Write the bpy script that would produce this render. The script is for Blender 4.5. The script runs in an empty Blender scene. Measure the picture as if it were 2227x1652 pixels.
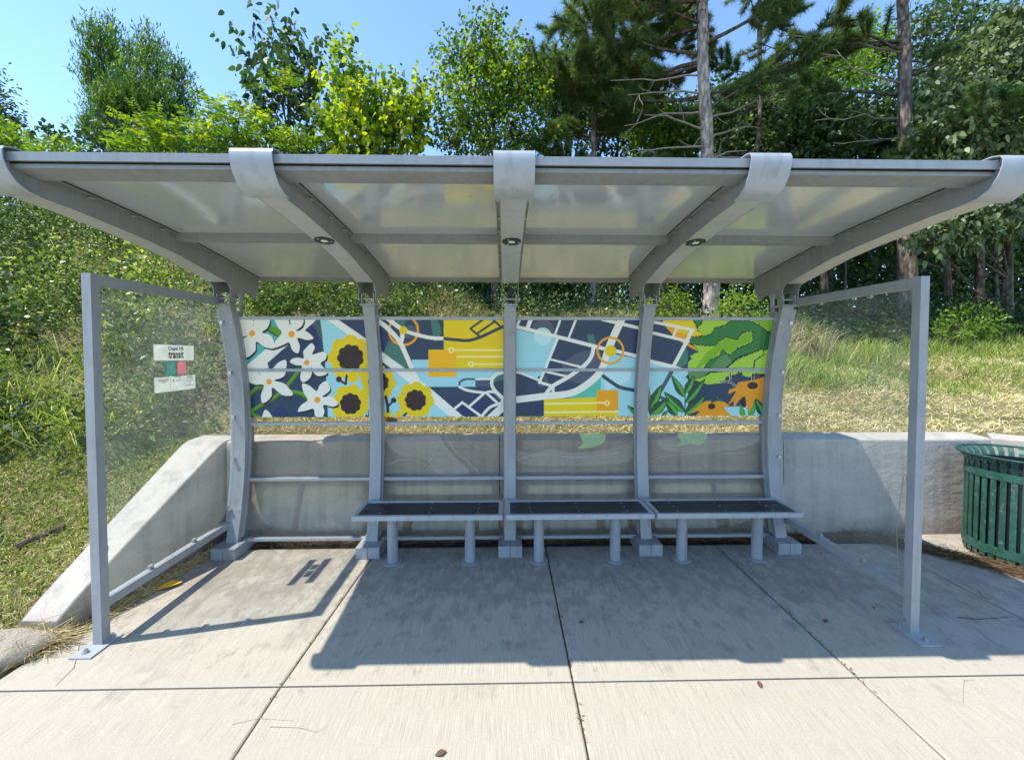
import bpy, math, random
import numpy as np
R = math.radians
rng = np.random.default_rng(7)
random.seed(7)
scene = bpy.context.scene
col = scene.collection

# ---------------------------------------------------------------- camera
CAM = dict(f=895.9, yaw=.0198, pitch=.031, px=1115.3, py=788.4, x=-.0448, h=1.787)   # solved from the photograph (2226 px wide)
cd = bpy.data.cameras.new('camera'); cam = bpy.data.objects.new('camera', cd); col.objects.link(cam)
cam.location = (CAM['x'], 0, CAM['h'])
cam.rotation_euler = (R(90) - CAM['pitch'], 0, -CAM['yaw'])
cd.sensor_width = 36; cd.lens = CAM['f'] / 2226 * 36
cd.shift_x = -2.3 / 2226; cd.shift_y = -37.6 / 2226
cd.clip_start = .05; cd.clip_end = 2000
scene.camera = cam

# ---------------------------------------------------------------- sky, sun, exposure
SUN = (-.536, -.118, 1.0)
el = math.atan2(1, math.hypot(SUN[0], SUN[1])); az = math.atan2(SUN[0], SUN[1])
w = bpy.data.worlds.new('World'); scene.world = w; w.use_nodes = True
nt = w.node_tree; nt.nodes.clear()
sky = nt.nodes.new('ShaderNodeTexSky'); sky.sky_type = 'NISHITA'; sky.sun_disc = False
sky.sun_elevation = el; sky.sun_rotation = az; sky.air_density = .9; sky.dust_density = .1; sky.ozone_density = .7; sky.altitude = 300
bg = nt.nodes.new('ShaderNodeBackground'); bg.inputs['Strength'].default_value = .118
wo = nt.nodes.new('ShaderNodeOutputWorld')
# small fair-weather clouds low on the left
tc = nt.nodes.new('ShaderNodeTexCoord')
dist = nt.nodes.new('ShaderNodeVectorMath'); dist.operation = 'DISTANCE'; dist.inputs[1].default_value = (-.655, .705, .235)
nt.links.new(tc.outputs['Generated'], dist.inputs[0])
nz = nt.nodes.new('ShaderNodeTexNoise'); nz.inputs['Scale'].default_value = 9; nz.inputs['Detail'].default_value = 8; nz.inputs['Roughness'].default_value = .6
nt.links.new(tc.outputs['Generated'], nz.inputs['Vector'])
ms = nt.nodes.new('ShaderNodeMapRange'); ms.inputs[1].default_value = .02; ms.inputs[2].default_value = .12; ms.inputs[3].default_value = .56; ms.inputs[4].default_value = .0
nt.links.new(dist.outputs['Value'], ms.inputs[0])
ad = nt.nodes.new('ShaderNodeMath'); ad.operation = 'ADD'; nt.links.new(ms.outputs[0], ad.inputs[0]); nt.links.new(nz.outputs['Fac'], ad.inputs[1])
cr = nt.nodes.new('ShaderNodeMapRange'); cr.inputs[1].default_value = .92; cr.inputs[2].default_value = 1.12; nt.links.new(ad.outputs[0], cr.inputs[0])
mx = nt.nodes.new('ShaderNodeMixRGB'); mx.inputs[2].default_value = (9, 9.2, 9.6, 1)
tn = nt.nodes.new('ShaderNodeMixRGB'); tn.blend_type = 'MULTIPLY'; tn.inputs[0].default_value = 1; tn.inputs[2].default_value = (.76, .88, .95, 1)
nt.links.new(sky.outputs[0], tn.inputs[1]); nt.links.new(cr.outputs[0], mx.inputs[0]); nt.links.new(tn.outputs[0], mx.inputs[1])
nt.links.new(mx.outputs[0], bg.inputs['Color']); nt.links.new(bg.outputs[0], wo.inputs['Surface'])
sl = bpy.data.lights.new('sun', 'SUN'); sl.energy = 2.1; sl.angle = R(.5); sl.color = (1, .95, .86)
so = bpy.data.objects.new('sun', sl); col.objects.link(so)
so.rotation_euler = (math.atan2(math.hypot(SUN[0], SUN[1]), 1), 0, math.atan2(SUN[1], SUN[0]) + R(90))
scene.view_settings.view_transform = 'Standard'; scene.view_settings.look = 'None'
scene.view_settings.exposure = 1.8; scene.view_settings.gamma = 1
scene.cycles.max_bounces = 8; scene.cycles.diffuse_bounces = 4; scene.cycles.transparent_max_bounces = 16

# ---------------------------------------------------------------- helpers
def ray(x, y):
    a = (x - CAM['px']) / CAM['f']; b = -(y - CAM['py']) / CAM['f']
    c, s = math.cos(CAM['pitch']), math.sin(CAM['pitch'])
    yr = c + b * s; z = b * c - s
    c, s = math.cos(CAM['yaw']), math.sin(CAM['yaw'])
    return a * c + yr * s, yr * c - a * s, z
def at(x, y, Y):
    r = ray(x, y); t = Y / r[1]
    return np.array((CAM['x'] + r[0] * t, Y, CAM['h'] + r[2] * t))
def project(P):
    x = P[:, 0] - CAM['x']; y = P[:, 1]; z = P[:, 2] - CAM['h']
    c, s = math.cos(CAM['yaw']), math.sin(CAM['yaw'])
    xr = x * c - y * s; yr = x * s + y * c
    c, s = math.cos(CAM['pitch']), math.sin(CAM['pitch'])
    d = yr * c - z * s; u = z * c + yr * s
    return CAM['px'] + CAM['f'] * xr / d, CAM['py'] - CAM['f'] * u / d

def tag(o, label=None, cat=None, group=None, kind=None):
    if label: o['label'] = label
    if cat: o['category'] = cat
    if group: o['group'] = group
    if kind: o['kind'] = kind
    return o
def empty(name, loc=(0, 0, 0), rz=0):
    o = bpy.data.objects.new(name, None); col.objects.link(o); o.location = loc; o.rotation_euler = (0, 0, rz)
    o.empty_display_size = .1
    return o
def link(name, me, parent=None, world=False):
    o = bpy.data.objects.new(name, me); col.objects.link(o)
    if parent is not None:
        o.parent = parent
        if world: o.matrix_parent_inverse = wm(parent).inverted()
    return o
from mathutils import Matrix, Vector
def wm(o):
    m = Matrix.LocRotScale(o.location, o.rotation_euler, o.scale)
    if o.parent is not None: m = wm(o.parent) @ o.matrix_parent_inverse @ m
    return m

class MB:
    def __init__(s): s.v = []; s.f = []; s.m = []; s.mi = 0
    def add(s, vs, fs, mi=None):
        k = len(s.v); s.v += [tuple(map(float, p)) for p in vs]
        for f in fs: s.f.append([i + k for i in f]); s.m.append(s.mi if mi is None else mi)
        return s
    def box(s, a, b, mi=None):
        (x0, y0, z0), (x1, y1, z1) = a, b
        vs = [(x0, y0, z0), (x1, y0, z0), (x1, y1, z0), (x0, y1, z0), (x0, y0, z1), (x1, y0, z1), (x1, y1, z1), (x0, y1, z1)]
        return s.add(vs, [(0, 3, 2, 1), (4, 5, 6, 7), (0, 1, 5, 4), (1, 2, 6, 5), (2, 3, 7, 6), (3, 0, 4, 7)], mi)
    def prism(s, poly, axis, a, b, mi=None):
        """poly of 2D points extruded along axis (0,1,2) from a to b"""
        n = len(poly)
        def P(p, t):
            return [(t, p[0], p[1]), (p[0], t, p[1]), (p[0], p[1], t)][axis]
        vs = [P(p, a) for p in poly] + [P(p, b) for p in poly]
        fs = [list(range(n))[::-1], list(range(n, 2 * n))] + [(i, (i + 1) % n, n + (i + 1) % n, n + i) for i in range(n)]
        return s.add(vs, fs, mi)
    def tube(s, pts, r, n=8, mi=None, cap=True):
        pts = [np.array(p, float) for p in pts]
        rs = r if hasattr(r, '__len__') else [r] * len(pts)
        vs = []; fs = []; u = None
        for i, p in enumerate(pts):
            d = pts[min(i + 1, len(pts) - 1)] - pts[max(i - 1, 0)]
            d = d / (np.linalg.norm(d) + 1e-9)
            if u is None:
                u = np.cross(d, (0, 0, 1) if abs(d[2]) < .9 else (1, 0, 0))
            u = u - d * np.dot(u, d); u = u / (np.linalg.norm(u) + 1e-9); v = np.cross(d, u)
            for k in range(n):
                t = 2 * math.pi * k / n
                vs.append(p + rs[i] * (math.cos(t) * u + math.sin(t) * v))
        for i in range(len(pts) - 1):
            for k in range(n):
                a = i * n + k; b = i * n + (k + 1) % n
                fs.append((a, b, b + n, a + n))
        if cap:
            fs.append(list(range(n))[::-1]); fs.append(list(range((len(pts) - 1) * n, len(pts) * n)))
        return s.add(vs, fs, mi)
    def lathe(s, prof, c=(0, 0), n=32, mi=None):
        vs = []; fs = []
        for (r, z) in prof:
            for k in range(n):
                t = 2 * math.pi * k / n; vs.append((c[0] + r * math.cos(t), c[1] + r * math.sin(t), z))
        for i in range(len(prof) - 1):
            for k in range(n):
                a = i * n + k; b = i * n + (k + 1) % n; fs.append((a, b, b + n, a + n))
        return s.add(vs, fs, mi)
    def sweepx(s, prof, x0, x1, th, mi=None):
        """sheet following prof (Y,Z) between x0 and x1 with thickness th along the profile normal"""
        P = [np.array(p, float) for p in prof]; n = len(P); N = []
        for i in range(n):
            d = P[min(i + 1, n - 1)] - P[max(i - 1, 0)]; d /= np.linalg.norm(d); N.append(np.array((-d[1], d[0])))
        poly = P + [P[i] + N[i] * th for i in range(n - 1, -1, -1)]
        vs = [(x0, p[0], p[1]) for p in poly] + [(x1, p[0], p[1]) for p in poly]; m = len(poly); fs = []
        for i in range(m): fs.append((i, (i + 1) % m, m + (i + 1) % m, m + i))
        for i in range(n - 1):
            j = 2 * n - 1 - i
            fs.append((i, j, j - 1, i + 1)); fs.append((m + i, m + i + 1, m + j - 1, m + j))
        return s.add(vs, fs, mi)
    def build(s, name, mats, parent=None, smooth=False, bevel=0, world=True, angle=35):
        me = bpy.data.meshes.new(name); me.from_pydata(s.v, [], s.f)
        for m in (mats if isinstance(mats, (list, tuple)) else [mats]): me.materials.append(m)
        me.polygons.foreach_set('material_index', s.m)
        me.update()
        import bmesh
        bm = bmesh.new(); bm.from_mesh(me)
        bmesh.ops.recalc_face_normals(bm, faces=bm.faces[:])
        if bevel:
            es = [e for e in bm.edges if len(e.link_faces) == 2 and e.calc_face_angle(0) > R(40)]
            bmesh.ops.bevel(bm, geom=es, offset=bevel, segments=2, profile=.6, affect='EDGES', clamp_overlap=True)
        bm.to_mesh(me); bm.free()
        if smooth:
            me.polygons.foreach_set('use_smooth', [True] * len(me.polygons))
            try: me.set_sharp_from_angle(angle=R(angle))
            except Exception: pass
        return link(name, me, parent, world)

# ---------------------------------------------------------------- materials
def srgb(r, g, b):
    f = lambda c: (c / 255 / 12.92) if c / 255 <= .04045 else ((c / 255 + .055) / 1.055) ** 2.4
    return (f(r), f(g), f(b), 1)
def newmat(name):
    m = bpy.data.materials.new(name); m.use_nodes = True; nt = m.node_tree; nt.nodes.clear()
    o = nt.nodes.new('ShaderNodeOutputMaterial'); p = nt.nodes.new('ShaderNodeBsdfPrincipled')
    nt.links.new(p.outputs[0], o.inputs['Surface'])
    return m, nt, p, o
def N(nt, t, **kw):
    n = nt.nodes.new('ShaderNode' + t)
    for k, v in kw.items():
        if k in n.inputs: n.inputs[k].default_value = v
        else: setattr(n, k, v)
    return n
def coords(nt, scale=(1, 1, 1)):
    t = N(nt, 'TexCoord'); mp = N(nt, 'Mapping'); mp.inputs['Scale'].default_value = scale
    nt.links.new(t.outputs['Object'], mp.inputs['Vector']); return mp.outputs[0]
def noise(nt, vec, scale, detail=4, rough=.55):
    n = N(nt, 'TexNoise'); n.inputs['Scale'].default_value = scale; n.inputs['Detail'].default_value = detail; n.inputs['Roughness'].default_value = rough
    nt.links.new(vec, n.inputs['Vector']); return n.outputs['Fac']
def ramp(nt, fac, stops):
    r = N(nt, 'ValToRGB'); e = r.color_ramp.elements
    while len(e) < len(stops): e.new(.5)
    for i, (p, c) in enumerate(stops): e[i].position = p; e[i].color = c if len(c) == 4 else (*c, 1)
    nt.links.new(fac, r.inputs[0]); return r.outputs[0]
def mixc(nt, fac, a, b, mode='MIX'):
    m = N(nt, 'MixRGB', blend_type=mode)
    for i, x in ((0, fac), (1, a), (2, b)):
        if isinstance(x, (int, float)): m.inputs[i].default_value = x
        elif isinstance(x, tuple): m.inputs[i].default_value = x if len(x) == 4 else (*x, 1)
        else: nt.links.new(x, m.inputs[i])
    return m.outputs[0]
def bump(nt, p, h, strength, dist=.01):
    b = N(nt, 'Bump'); b.inputs['Strength'].default_value = strength; b.inputs['Distance'].default_value = dist
    nt.links.new(h, b.inputs['Height']); nt.links.new(b.outputs[0], p.inputs['Normal'])
def paint(name, c, rough=.4, var=.12, metallic=0, spec=.5, sc=6):
    m, nt, p, o = newmat(name); v = coords(nt)
    n1 = noise(nt, v, sc, 5); n2 = noise(nt, v, 90, 3)
    d = tuple(x * (1 - var) for x in c[:3]); l = tuple(min(1, x * (1 + var)) for x in c[:3])
    base = ramp(nt, n1, [(.3, d), (.7, l)])
    sk = noise(nt, coords(nt, (1, 1, .08)), 22, 5, .65)
    base = mixc(nt, ramp(nt, sk, [(.50, (0, 0, 0)), (.72, (.55, .55, .55))]), base, (c[0] * .66, c[1] * .64, c[2] * .58))
    dust = noise(nt, v, 30, 6, .7); base = mixc(nt, ramp(nt, dust, [(.55, (0, 0, 0)), (.72, (.35, .35, .35))]), base, (.42, .40, .36))
    scr = ramp(nt, n2, [(.72, (0, 0, 0)), (.78, (.5, .5, .5))])
    nt.links.new(mixc(nt, scr, base, tuple(x * .7 for x in c[:3])), p.inputs['Base Color'])
    p.inputs['Roughness'].default_value = rough; p.inputs['Metallic'].default_value = metallic
    p.inputs['Specular IOR Level'].default_value = spec
    bump(nt, p, noise(nt, v, 160, 3), .06, .002)
    return m
def flat(name, c, rough=.6, spec=.3, metallic=0):
    m, nt, p, o = newmat(name); v = coords(nt)
    n1 = noise(nt, v, 14, 4)
    nt.links.new(ramp(nt, n1, [(.25, tuple(x * .88 for x in c[:3])), (.75, tuple(min(1, x * 1.08) for x in c[:3]))]), p.inputs['Base Color'])
    p.inputs['Roughness'].default_value = rough; p.inputs['Specular IOR Level'].default_value = spec; p.inputs['Metallic'].default_value = metallic
    return m
M = {}
M['steel'] = paint('grey_blue_paint', (.285, .30, .315), .38, .07, spec=.5)
M['steel_light'] = paint('pale_grey_blue_paint', (.34, .365, .39), .3, .06, spec=.6)
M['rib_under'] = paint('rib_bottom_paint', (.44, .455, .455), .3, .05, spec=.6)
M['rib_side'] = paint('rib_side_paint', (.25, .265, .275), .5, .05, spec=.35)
M['black'] = flat('black_plastic', (.012, .013, .02), .35, .5)
M['dark'] = flat('dark_steel', (.03, .03, .035), .5, .4)
M['bolt'] = paint('galvanised_bolt', (.5, .5, .5), .35, .2, metallic=.8)
M['gap_black'] = flat('black_gap_strip', (.01, .01, .01), .7)
M['lens'] = flat('lamp_lens', (.75, .75, .72), .15, .8)
M['white_print'] = flat('sign_white', (.88, .88, .82), .4, .4)
M['ink'] = flat('sign_ink', (.02, .02, .03), .5)
M['ink_grey'] = flat('sign_fine_print', (.22, .22, .25), .5)
M['teal_print'] = flat('sign_teal', (.12, .52, .43), .4)
M['pink_print'] = flat('sign_pink', (.90, .42, .50), .4)
for k_ in ('white_print', 'teal_print', 'pink_print'):
    # thin printed film: daylight from behind shows through it
    m_ = M[k_]; t_ = m_.node_tree; p_ = [n for n in t_.nodes if n.type == 'BSDF_PRINCIPLED'][0]; o_ = [n for n in t_.nodes if n.type == 'OUTPUT_MATERIAL'][0]
    tl_ = t_.nodes.new('ShaderNodeBsdfTranslucent'); x_ = t_.nodes.new('ShaderNodeMixShader'); x_.inputs[0].default_value = .62
    t_.links.new(p_.inputs['Base Color'].links[0].from_socket, tl_.inputs[0]); t_.links.new(p_.outputs[0], x_.inputs[1]); t_.links.new(tl_.outputs[0], x_.inputs[2]); t_.links.new(x_.outputs[0], o_.inputs['Surface'])
def film(name, c, a_):
    m, nt, p, o = newmat(name); p.inputs['Base Color'].default_value = (*c, 1); p.inputs['Roughness'].default_value = .3
    t = N(nt, 'BsdfTransparent'); x = N(nt, 'MixShader'); nz_ = noise(nt, coords(nt), 6, 4); mr = N(nt, 'MapRange'); mr.inputs[3].default_value = a_ * .6; mr.inputs[4].default_value = a_ * 1.4; nt.links.new(nz_, mr.inputs[0])
    nt.links.new(mr.outputs[0], x.inputs[0]); nt.links.new(t.outputs[0], x.inputs[1]); nt.links.new(p.outputs[0], x.inputs[2]); nt.links.new(x.outputs[0], o.inputs['Surface']); return m
M['film_green'] = film('green_film', (.42, .62, .30), .42); M['film_pale'] = film('clear_film_edge', (.75, .70, .62), .22); M['film_dim'] = film('clear_film', (.62, .58, .52), .10)
M['green_can'] = paint('green_litter_paint', (.022, .085, .058), .4, .3, spec=.5, sc=9)
M['red'] = flat('red_plastic', (.6, .02, .02), .5)

def roof_mat():
    m, nt, p, o = newmat('roof_underside_panel')
    v = coords(nt)
    n1 = noise(nt, v, 1.3, 4); n3 = noise(nt, v, 25, 4)
    c = ramp(nt, n1, [(.3, (.54, .59, .62)), (.7, (.62, .67, .70))])
    dirt = ramp(nt, n3, [(.62, (0, 0, 0)), (.75, (.35, .35, .35))])
    nt.links.new(mixc(nt, dirt, c, (.24, .24, .21)), p.inputs['Base Color'])
    p.inputs['Roughness'].default_value = .10; p.inputs['Specular IOR Level'].default_value = 1.0; p.inputs['IOR'].default_value = 1.7; p.inputs['Metallic'].default_value = .32
    v2 = coords(nt, (1.0, .05, 1.0))
    bump(nt, p, noise(nt, v2, 40, 3), .22, .004)
    return m
M['roof'] = roof_mat()

def glass_mat(name, haze=.06, tint=(.93, .96, .94), refl=1.0):
    m = bpy.data.materials.new(name); m.use_nodes = True; nt = m.node_tree; nt.nodes.clear()
    o = N(nt, 'OutputMaterial'); tr = N(nt, 'BsdfTransparent'); tr.inputs[0].default_value = (*tint, 1)
    gl = N(nt, 'BsdfGlossy'); gl.inputs['Roughness'].default_value = .03; gl.inputs[0].default_value = (1, 1, 1, 1)
    df = N(nt, 'BsdfDiffuse'); df.inputs[0].default_value = (.55, .56, .5, 1)
    tl = N(nt, 'BsdfTranslucent'); tl.inputs[0].default_value = (.6, .6, .55, 1)
    ad = N(nt, 'MixShader'); ad.inputs[0].default_value = .5
    nt.links.new(df.outputs[0], ad.inputs[1]); nt.links.new(tl.outputs[0], ad.inputs[2])
    v = coords(nt); n1 = noise(nt, v, 2.2, 6, .65)
    hz = N(nt, 'MapRange'); hz.inputs[1].default_value = .3; hz.inputs[2].default_value = .75; hz.inputs[3].default_value = haze * .3; hz.inputs[4].default_value = haze * 2
    nt.links.new(n1, hz.inputs[0])
    m1 = N(nt, 'MixShader'); nt.links.new(hz.outputs[0], m1.inputs[0]); nt.links.new(tr.outputs[0], m1.inputs[1]); nt.links.new(ad.outputs[0], m1.inputs[2])
    lw = N(nt, 'LayerWeight'); lw.inputs[0].default_value = .5
    pw = N(nt, 'Math', operation='POWER'); nt.links.new(lw.outputs['Facing'], pw.inputs[0]); pw.inputs[1].default_value = 5
    fr = N(nt, 'Math', operation='MULTIPLY_ADD'); nt.links.new(pw.outputs[0], fr.inputs[0]); fr.inputs[1].default_value = .45; fr.inputs[2].default_value = .016
    m2 = N(nt, 'MixShader'); nt.links.new(fr.outputs[0], m2.inputs[0]); nt.links.new(m1.outputs[0], m2.inputs[1]); nt.links.new(gl.outputs[0], m2.inputs[2])
    nt.links.new(m2.outputs[0], o.inputs['Surface'])
    return m
M['glass'] = glass_mat('scuffed_side_glass', .06, (.975, .985, .975))
M['glass_back'] = glass_mat('back_glass', .012, (.93, .915, .89))

def concrete(name, base, kind):
    m, nt, p, o = newmat(name); v = coords(nt)
    big = noise(nt, v, .8, 6, .6); mid = noise(nt, v, 5, 6, .65); fine = noise(nt, v, 120, 4, .7)
    c = ramp(nt, big, [(.3, tuple(x * .86 for x in base)), (.7, tuple(x * 1.1 for x in base))])
    c = mixc(nt, .6, c, ramp(nt, fine, [(.3, tuple(x * .62 for x in base)), (.7, tuple(x * 1.25 for x in base))]))
    if kind == 'slab':
        # blotches of dirt and chewing gum where people wait
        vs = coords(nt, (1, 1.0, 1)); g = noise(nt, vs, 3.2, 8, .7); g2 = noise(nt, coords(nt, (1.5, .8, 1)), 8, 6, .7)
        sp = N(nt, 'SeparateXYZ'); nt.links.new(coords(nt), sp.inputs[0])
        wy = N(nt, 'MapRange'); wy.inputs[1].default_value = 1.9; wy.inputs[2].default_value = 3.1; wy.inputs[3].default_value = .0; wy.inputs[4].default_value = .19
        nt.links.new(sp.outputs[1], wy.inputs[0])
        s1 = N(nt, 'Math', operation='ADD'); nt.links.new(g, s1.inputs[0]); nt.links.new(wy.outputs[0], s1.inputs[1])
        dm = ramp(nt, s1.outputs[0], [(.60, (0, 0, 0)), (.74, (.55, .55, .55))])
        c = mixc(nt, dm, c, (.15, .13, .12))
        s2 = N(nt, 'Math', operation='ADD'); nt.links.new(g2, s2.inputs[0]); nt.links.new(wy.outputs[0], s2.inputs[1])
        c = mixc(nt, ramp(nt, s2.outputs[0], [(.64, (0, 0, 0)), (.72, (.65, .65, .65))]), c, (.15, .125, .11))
        rust = noise(nt, coords(nt, (1, 1, 1)), 1.1, 5, .6)
        c = mixc(nt, ramp(nt, rust, [(.62, (0, 0, 0)), (.8, (.28, .28, .28))]), c, (.42, .30, .17))
        # broom finish: fine lines across the walk
        br = noise(nt, coords(nt, (110, 2.2, 1)), 2.5, 4, .7)
        c = mixc(nt, .42, c, ramp(nt, br, [(.34, tuple(x * .5 for x in base)), (.56, tuple(x * 1.15 for x in base))]))
        h = mixc(nt, .5, br, fine); bump(nt, p, h, .5, .004)
    else:
        st = noise(nt, coords(nt, (7, 7, .5)), 1.3, 5, .6)
        c = mixc(nt, ramp(nt, st, [(.48, (0, 0, 0)), (.66, (.6, .6, .6))]), c, tuple(x * .55 for x in base))
        pit = noise(nt, v, 38, 5, .75)
        c = mixc(nt, ramp(nt, pit, [(.56, (0, 0, 0)), (.70, (.5, .5, .5))]), c, tuple(x * .5 for x in base))
        pat = noise(nt, coords(nt, (1, 1, 2.2)), 2.5, 7, .62)
        c = mixc(nt, ramp(nt, pat, [(.45, (0, 0, 0)), (.65, (.5, .5, .5))]), c, (base[0] * 1.18, base[1] * 1.16, base[2] * 1.12))
        rows = noise(nt, coords(nt, (1, 1, 1.8)), 9, 8, .62)
        bump(nt, p, mixc(nt, .5, rows, mid), .8, .02)
        sp = N(nt, 'SeparateXYZ'); nt.links.new(coords(nt), sp.inputs[0])
        # soil splash along the foot of the wall
        sm = N(nt, 'Math', operation='MULTIPLY_ADD'); nt.links.new(mid, sm.inputs[0]); sm.inputs[1].default_value = .25; nt.links.new(sp.outputs[2], sm.inputs[2])
        c = mixc(nt, ramp(nt, sm.outputs[0], [(.13, (.7, .7, .7)), (.30, (0, 0, 0))]), c, (.17, .13, .10))
    nt.links.new(c, p.inputs['Base Color'])
    p.inputs['Roughness'].default_value = .85; p.inputs['Specular IOR Level'].default_value = .25
    return m
M['slab'] = concrete('broomed_concrete', (.405, .366, .298), 'slab')
M['wall'] = concrete('cast_concrete', (.42, .385, .34), 'wall')
M['joint'] = flat('joint_filler', (.05, .045, .04), .9)

def soil_mat():
    m, nt, p, o = newmat('grassy_soil'); v = coords(nt)
    a = noise(nt, v, 1.2, 6, .6); b = noise(nt, v, 14, 6, .7); c3 = noise(nt, v, 60, 4, .7)
    c = ramp(nt, a, [(.35, (.07, .10, .025)), (.55, (.20, .16, .075)), (.7, (.32, .20, .12))])
    c = mixc(nt, .5, c, ramp(nt, b, [(.3, (.04, .055, .015)), (.55, (.16, .13, .06)), (.75, (.30, .22, .12))]))
    c = mixc(nt, .35, c, ramp(nt, c3, [(.3, (.05, .04, .02)), (.7, (.38, .31, .18))]))
    nt.links.new(c, p.inputs['Base Color']); p.inputs['Roughness'].default_value = .95; p.inputs['Specular IOR Level'].default_value = .1
    bump(nt, p, b, .8, .03)
    return m
M['soil'] = soil_mat()
def rock_mat():
    m, nt, p, o = newmat('rough_rock'); v = coords(nt)
    a = noise(nt, v, 7, 8, .7); b = noise(nt, coords(nt, (1, 1, 6)), 4, 6, .6)
    c = mixc(nt, .5, ramp(nt, a, [(.3, (.22, .17, .12)), (.55, (.50, .42, .32)), (.75, (.66, .58, .47))]), ramp(nt, b, [(.3, (.28, .22, .16)), (.7, (.58, .50, .40))]))
    nt.links.new(c, p.inputs['Base Color']); p.inputs['Roughness'].default_value = .9
    bump(nt, p, a, 1.0, .06); return m
M['rock'] = rock_mat()
def bark(name, c0, c1, c2):
    m, nt, p, o = newmat(name)
    v = coords(nt, (1, 1, .35))
    vo = N(nt, 'TexVoronoi'); vo.inputs['Scale'].default_value = 16; nt.links.new(v, vo.inputs['Vector'])
    n1 = noise(nt, v, 9, 6, .7)
    c = mixc(nt, .5, ramp(nt, vo.outputs['Distance'], [(.1, c2), (.45, c1), (.7, c0)]), ramp(nt, n1, [(.35, c0), (.5, c1), (.65, c2)]))
    nt.links.new(c, p.inputs['Base Color']); p.inputs['Roughness'].default_value = .9; p.inputs['Specular IOR Level'].default_value = .2
    bump(nt, p, mixc(nt, .5, vo.outputs['Distance'], n1), .9, .04); return m
M['pine_bark'] = bark('pine_bark', (.06, .04, .035), (.22, .165, .14), (.40, .34, .30))
M['pale_bark'] = bark('pale_pine_bark', (.12, .085, .07), (.38, .31, .27), (.62, .55, .49))
M['bark'] = bark('grey_brown_bark', (.04, .03, .022), (.11, .085, .065), (.2, .165, .13))
M['stem'] = flat('pale_dry_stem', (.42, .36, .27), .8)
M['twig'] = flat('dead_twig', (.30, .25, .21), .8)

def leafmat(name, stops, trans=.35, rough=.42, spec=.4, tboost=1.3):
    m, nt, p, o = newmat(name)
    a = N(nt, 'Attribute', attribute_name='tint')
    c = ramp(nt, a.outputs['Fac'], stops)
    nt.links.new(c, p.inputs['Base Color']); p.inputs['Roughness'].default_value = rough; p.inputs['Specular IOR Level'].default_value = spec
    t = N(nt, 'BsdfTranslucent')
    tc_ = mixc(nt, 1.0, c, (tboost * 1.05, tboost * 1.15, tboost * .35), 'MULTIPLY'); nt.links.new(tc_, t.inputs[0])
    mxs = N(nt, 'MixShader'); mxs.inputs[0].default_value = trans
    nt.links.new(p.outputs[0], mxs.inputs[1]); nt.links.new(t.outputs[0], mxs.inputs[2]); nt.links.new(mxs.outputs[0], o.inputs['Surface'])
    return m
L = {}
L['bright'] = leafmat('yellow_green_leaf', [(0, (.022, .065, .012)), (.5, (.12, .20, .018)), (1, (.42, .45, .02))], .48, .5, .35, 1.6)
L['mid'] = leafmat('mid_green_leaf', [(0, (.03, .075, .015)), (.5, (.095, .18, .028)), (1, (.26, .36, .04))], .42, .5, .4, 1.6)
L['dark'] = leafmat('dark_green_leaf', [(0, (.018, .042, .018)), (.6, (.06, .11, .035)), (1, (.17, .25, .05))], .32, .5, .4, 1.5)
L['glossy'] = leafmat('glossy_round_leaf', [(0, (.03, .06, .025)), (.6, (.12, .17, .07)), (1, (.32, .37, .18))], .3, .5, .4, 1.3)
L['weed'] = leafmat('weed_leaf', [(0, (.010, .026, .007)), (.42, (.05, .095, .016)), (.75, (.17, .235, .04)), (.93, (.38, .44, .10)), (1, (.58, .57, .16))], .26, .45, .5, 1.5)  # palest stops paint sunlit highlights into the leaf colour, darkest stop the shaded gaps
L['grass'] = leafmat('green_grass', [(0, (.05, .09, .018)), (.6, (.22, .29, .06)), (1, (.55, .55, .2))], .35, .5, .3, 1.4)
L['dry'] = leafmat('dry_grass', [(0, (.22, .16, .08)), (.5, (.58, .47, .26)), (1, (.85, .76, .50))], .3, .7, .2, 1.0)
L['needle'] = leafmat('pine_needle', [(0, (.04, .08, .035)), (.6, (.12, .19, .06)), (1, (.36, .44, .10))], .3, .5, .4)
L['straw'] = leafmat('pine_straw', [(0, (.06, .035, .02)), (.5, (.18, .11, .055)), (1, (.32, .22, .12))], .1, .7, .2)

# ================================================================ paving, walls, terrain
def sdist_wing(X, Y): return X
def H(X, Y):
    X = np.asarray(X, float); Y = np.asarray(Y, float)
    # bank beyond the retaining wall, steeper on the left
    t = np.clip((X + 3.2) / 3.0, 0, 1); t = t * t * (3 - 2 * t)
    s1 = .52 * (1 - t) + .25 * t; s2 = .36 * (1 - t) + .10 * t
    d = np.maximum(Y - 4.0, 0)
    back = .88 + s1 * np.minimum(d, 4.6) + s2 * np.clip(d - 4.6, 0, 30)
    lt = np.maximum(-2.95 - X, 0)
    left = np.clip(.57 * (Y - 2.45), 0, None) + .11 * np.minimum(lt, 8) * np.clip((Y - 1.6) / .8, 0, 1)
    left = left + .07 * np.clip((Y - 2.17) / .2, 0, 1)
    left = np.where(Y > 4.0, back + .11 * np.minimum(lt, 8), left)
    front = np.full_like(X + Y, -.06)
    rx = np.clip((X - 4.4) / .8, 0, 1)
    wy = np.where(X > 4.72, 3.98 - .95 * (X - 4.72), 3.98)     # line of the wall, turning towards the road on the right
    z = np.where(X < -2.85, np.maximum(left - .03, -.06), np.where(Y > np.maximum(wy, 1.5) + .1, np.maximum(back, .88) , front))
    b = .05 * np.sin(1.7 * X + .6) * np.sin(1.3 * Y) + .03 * np.sin(4.1 * X + 1) * np.cos(3.3 * Y + 2)
    z = z + np.where(Y > 4.5, b * 1.2, np.where((X < -3.1) & (Y > 2.6), b * .5, 0))
    return z
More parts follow.
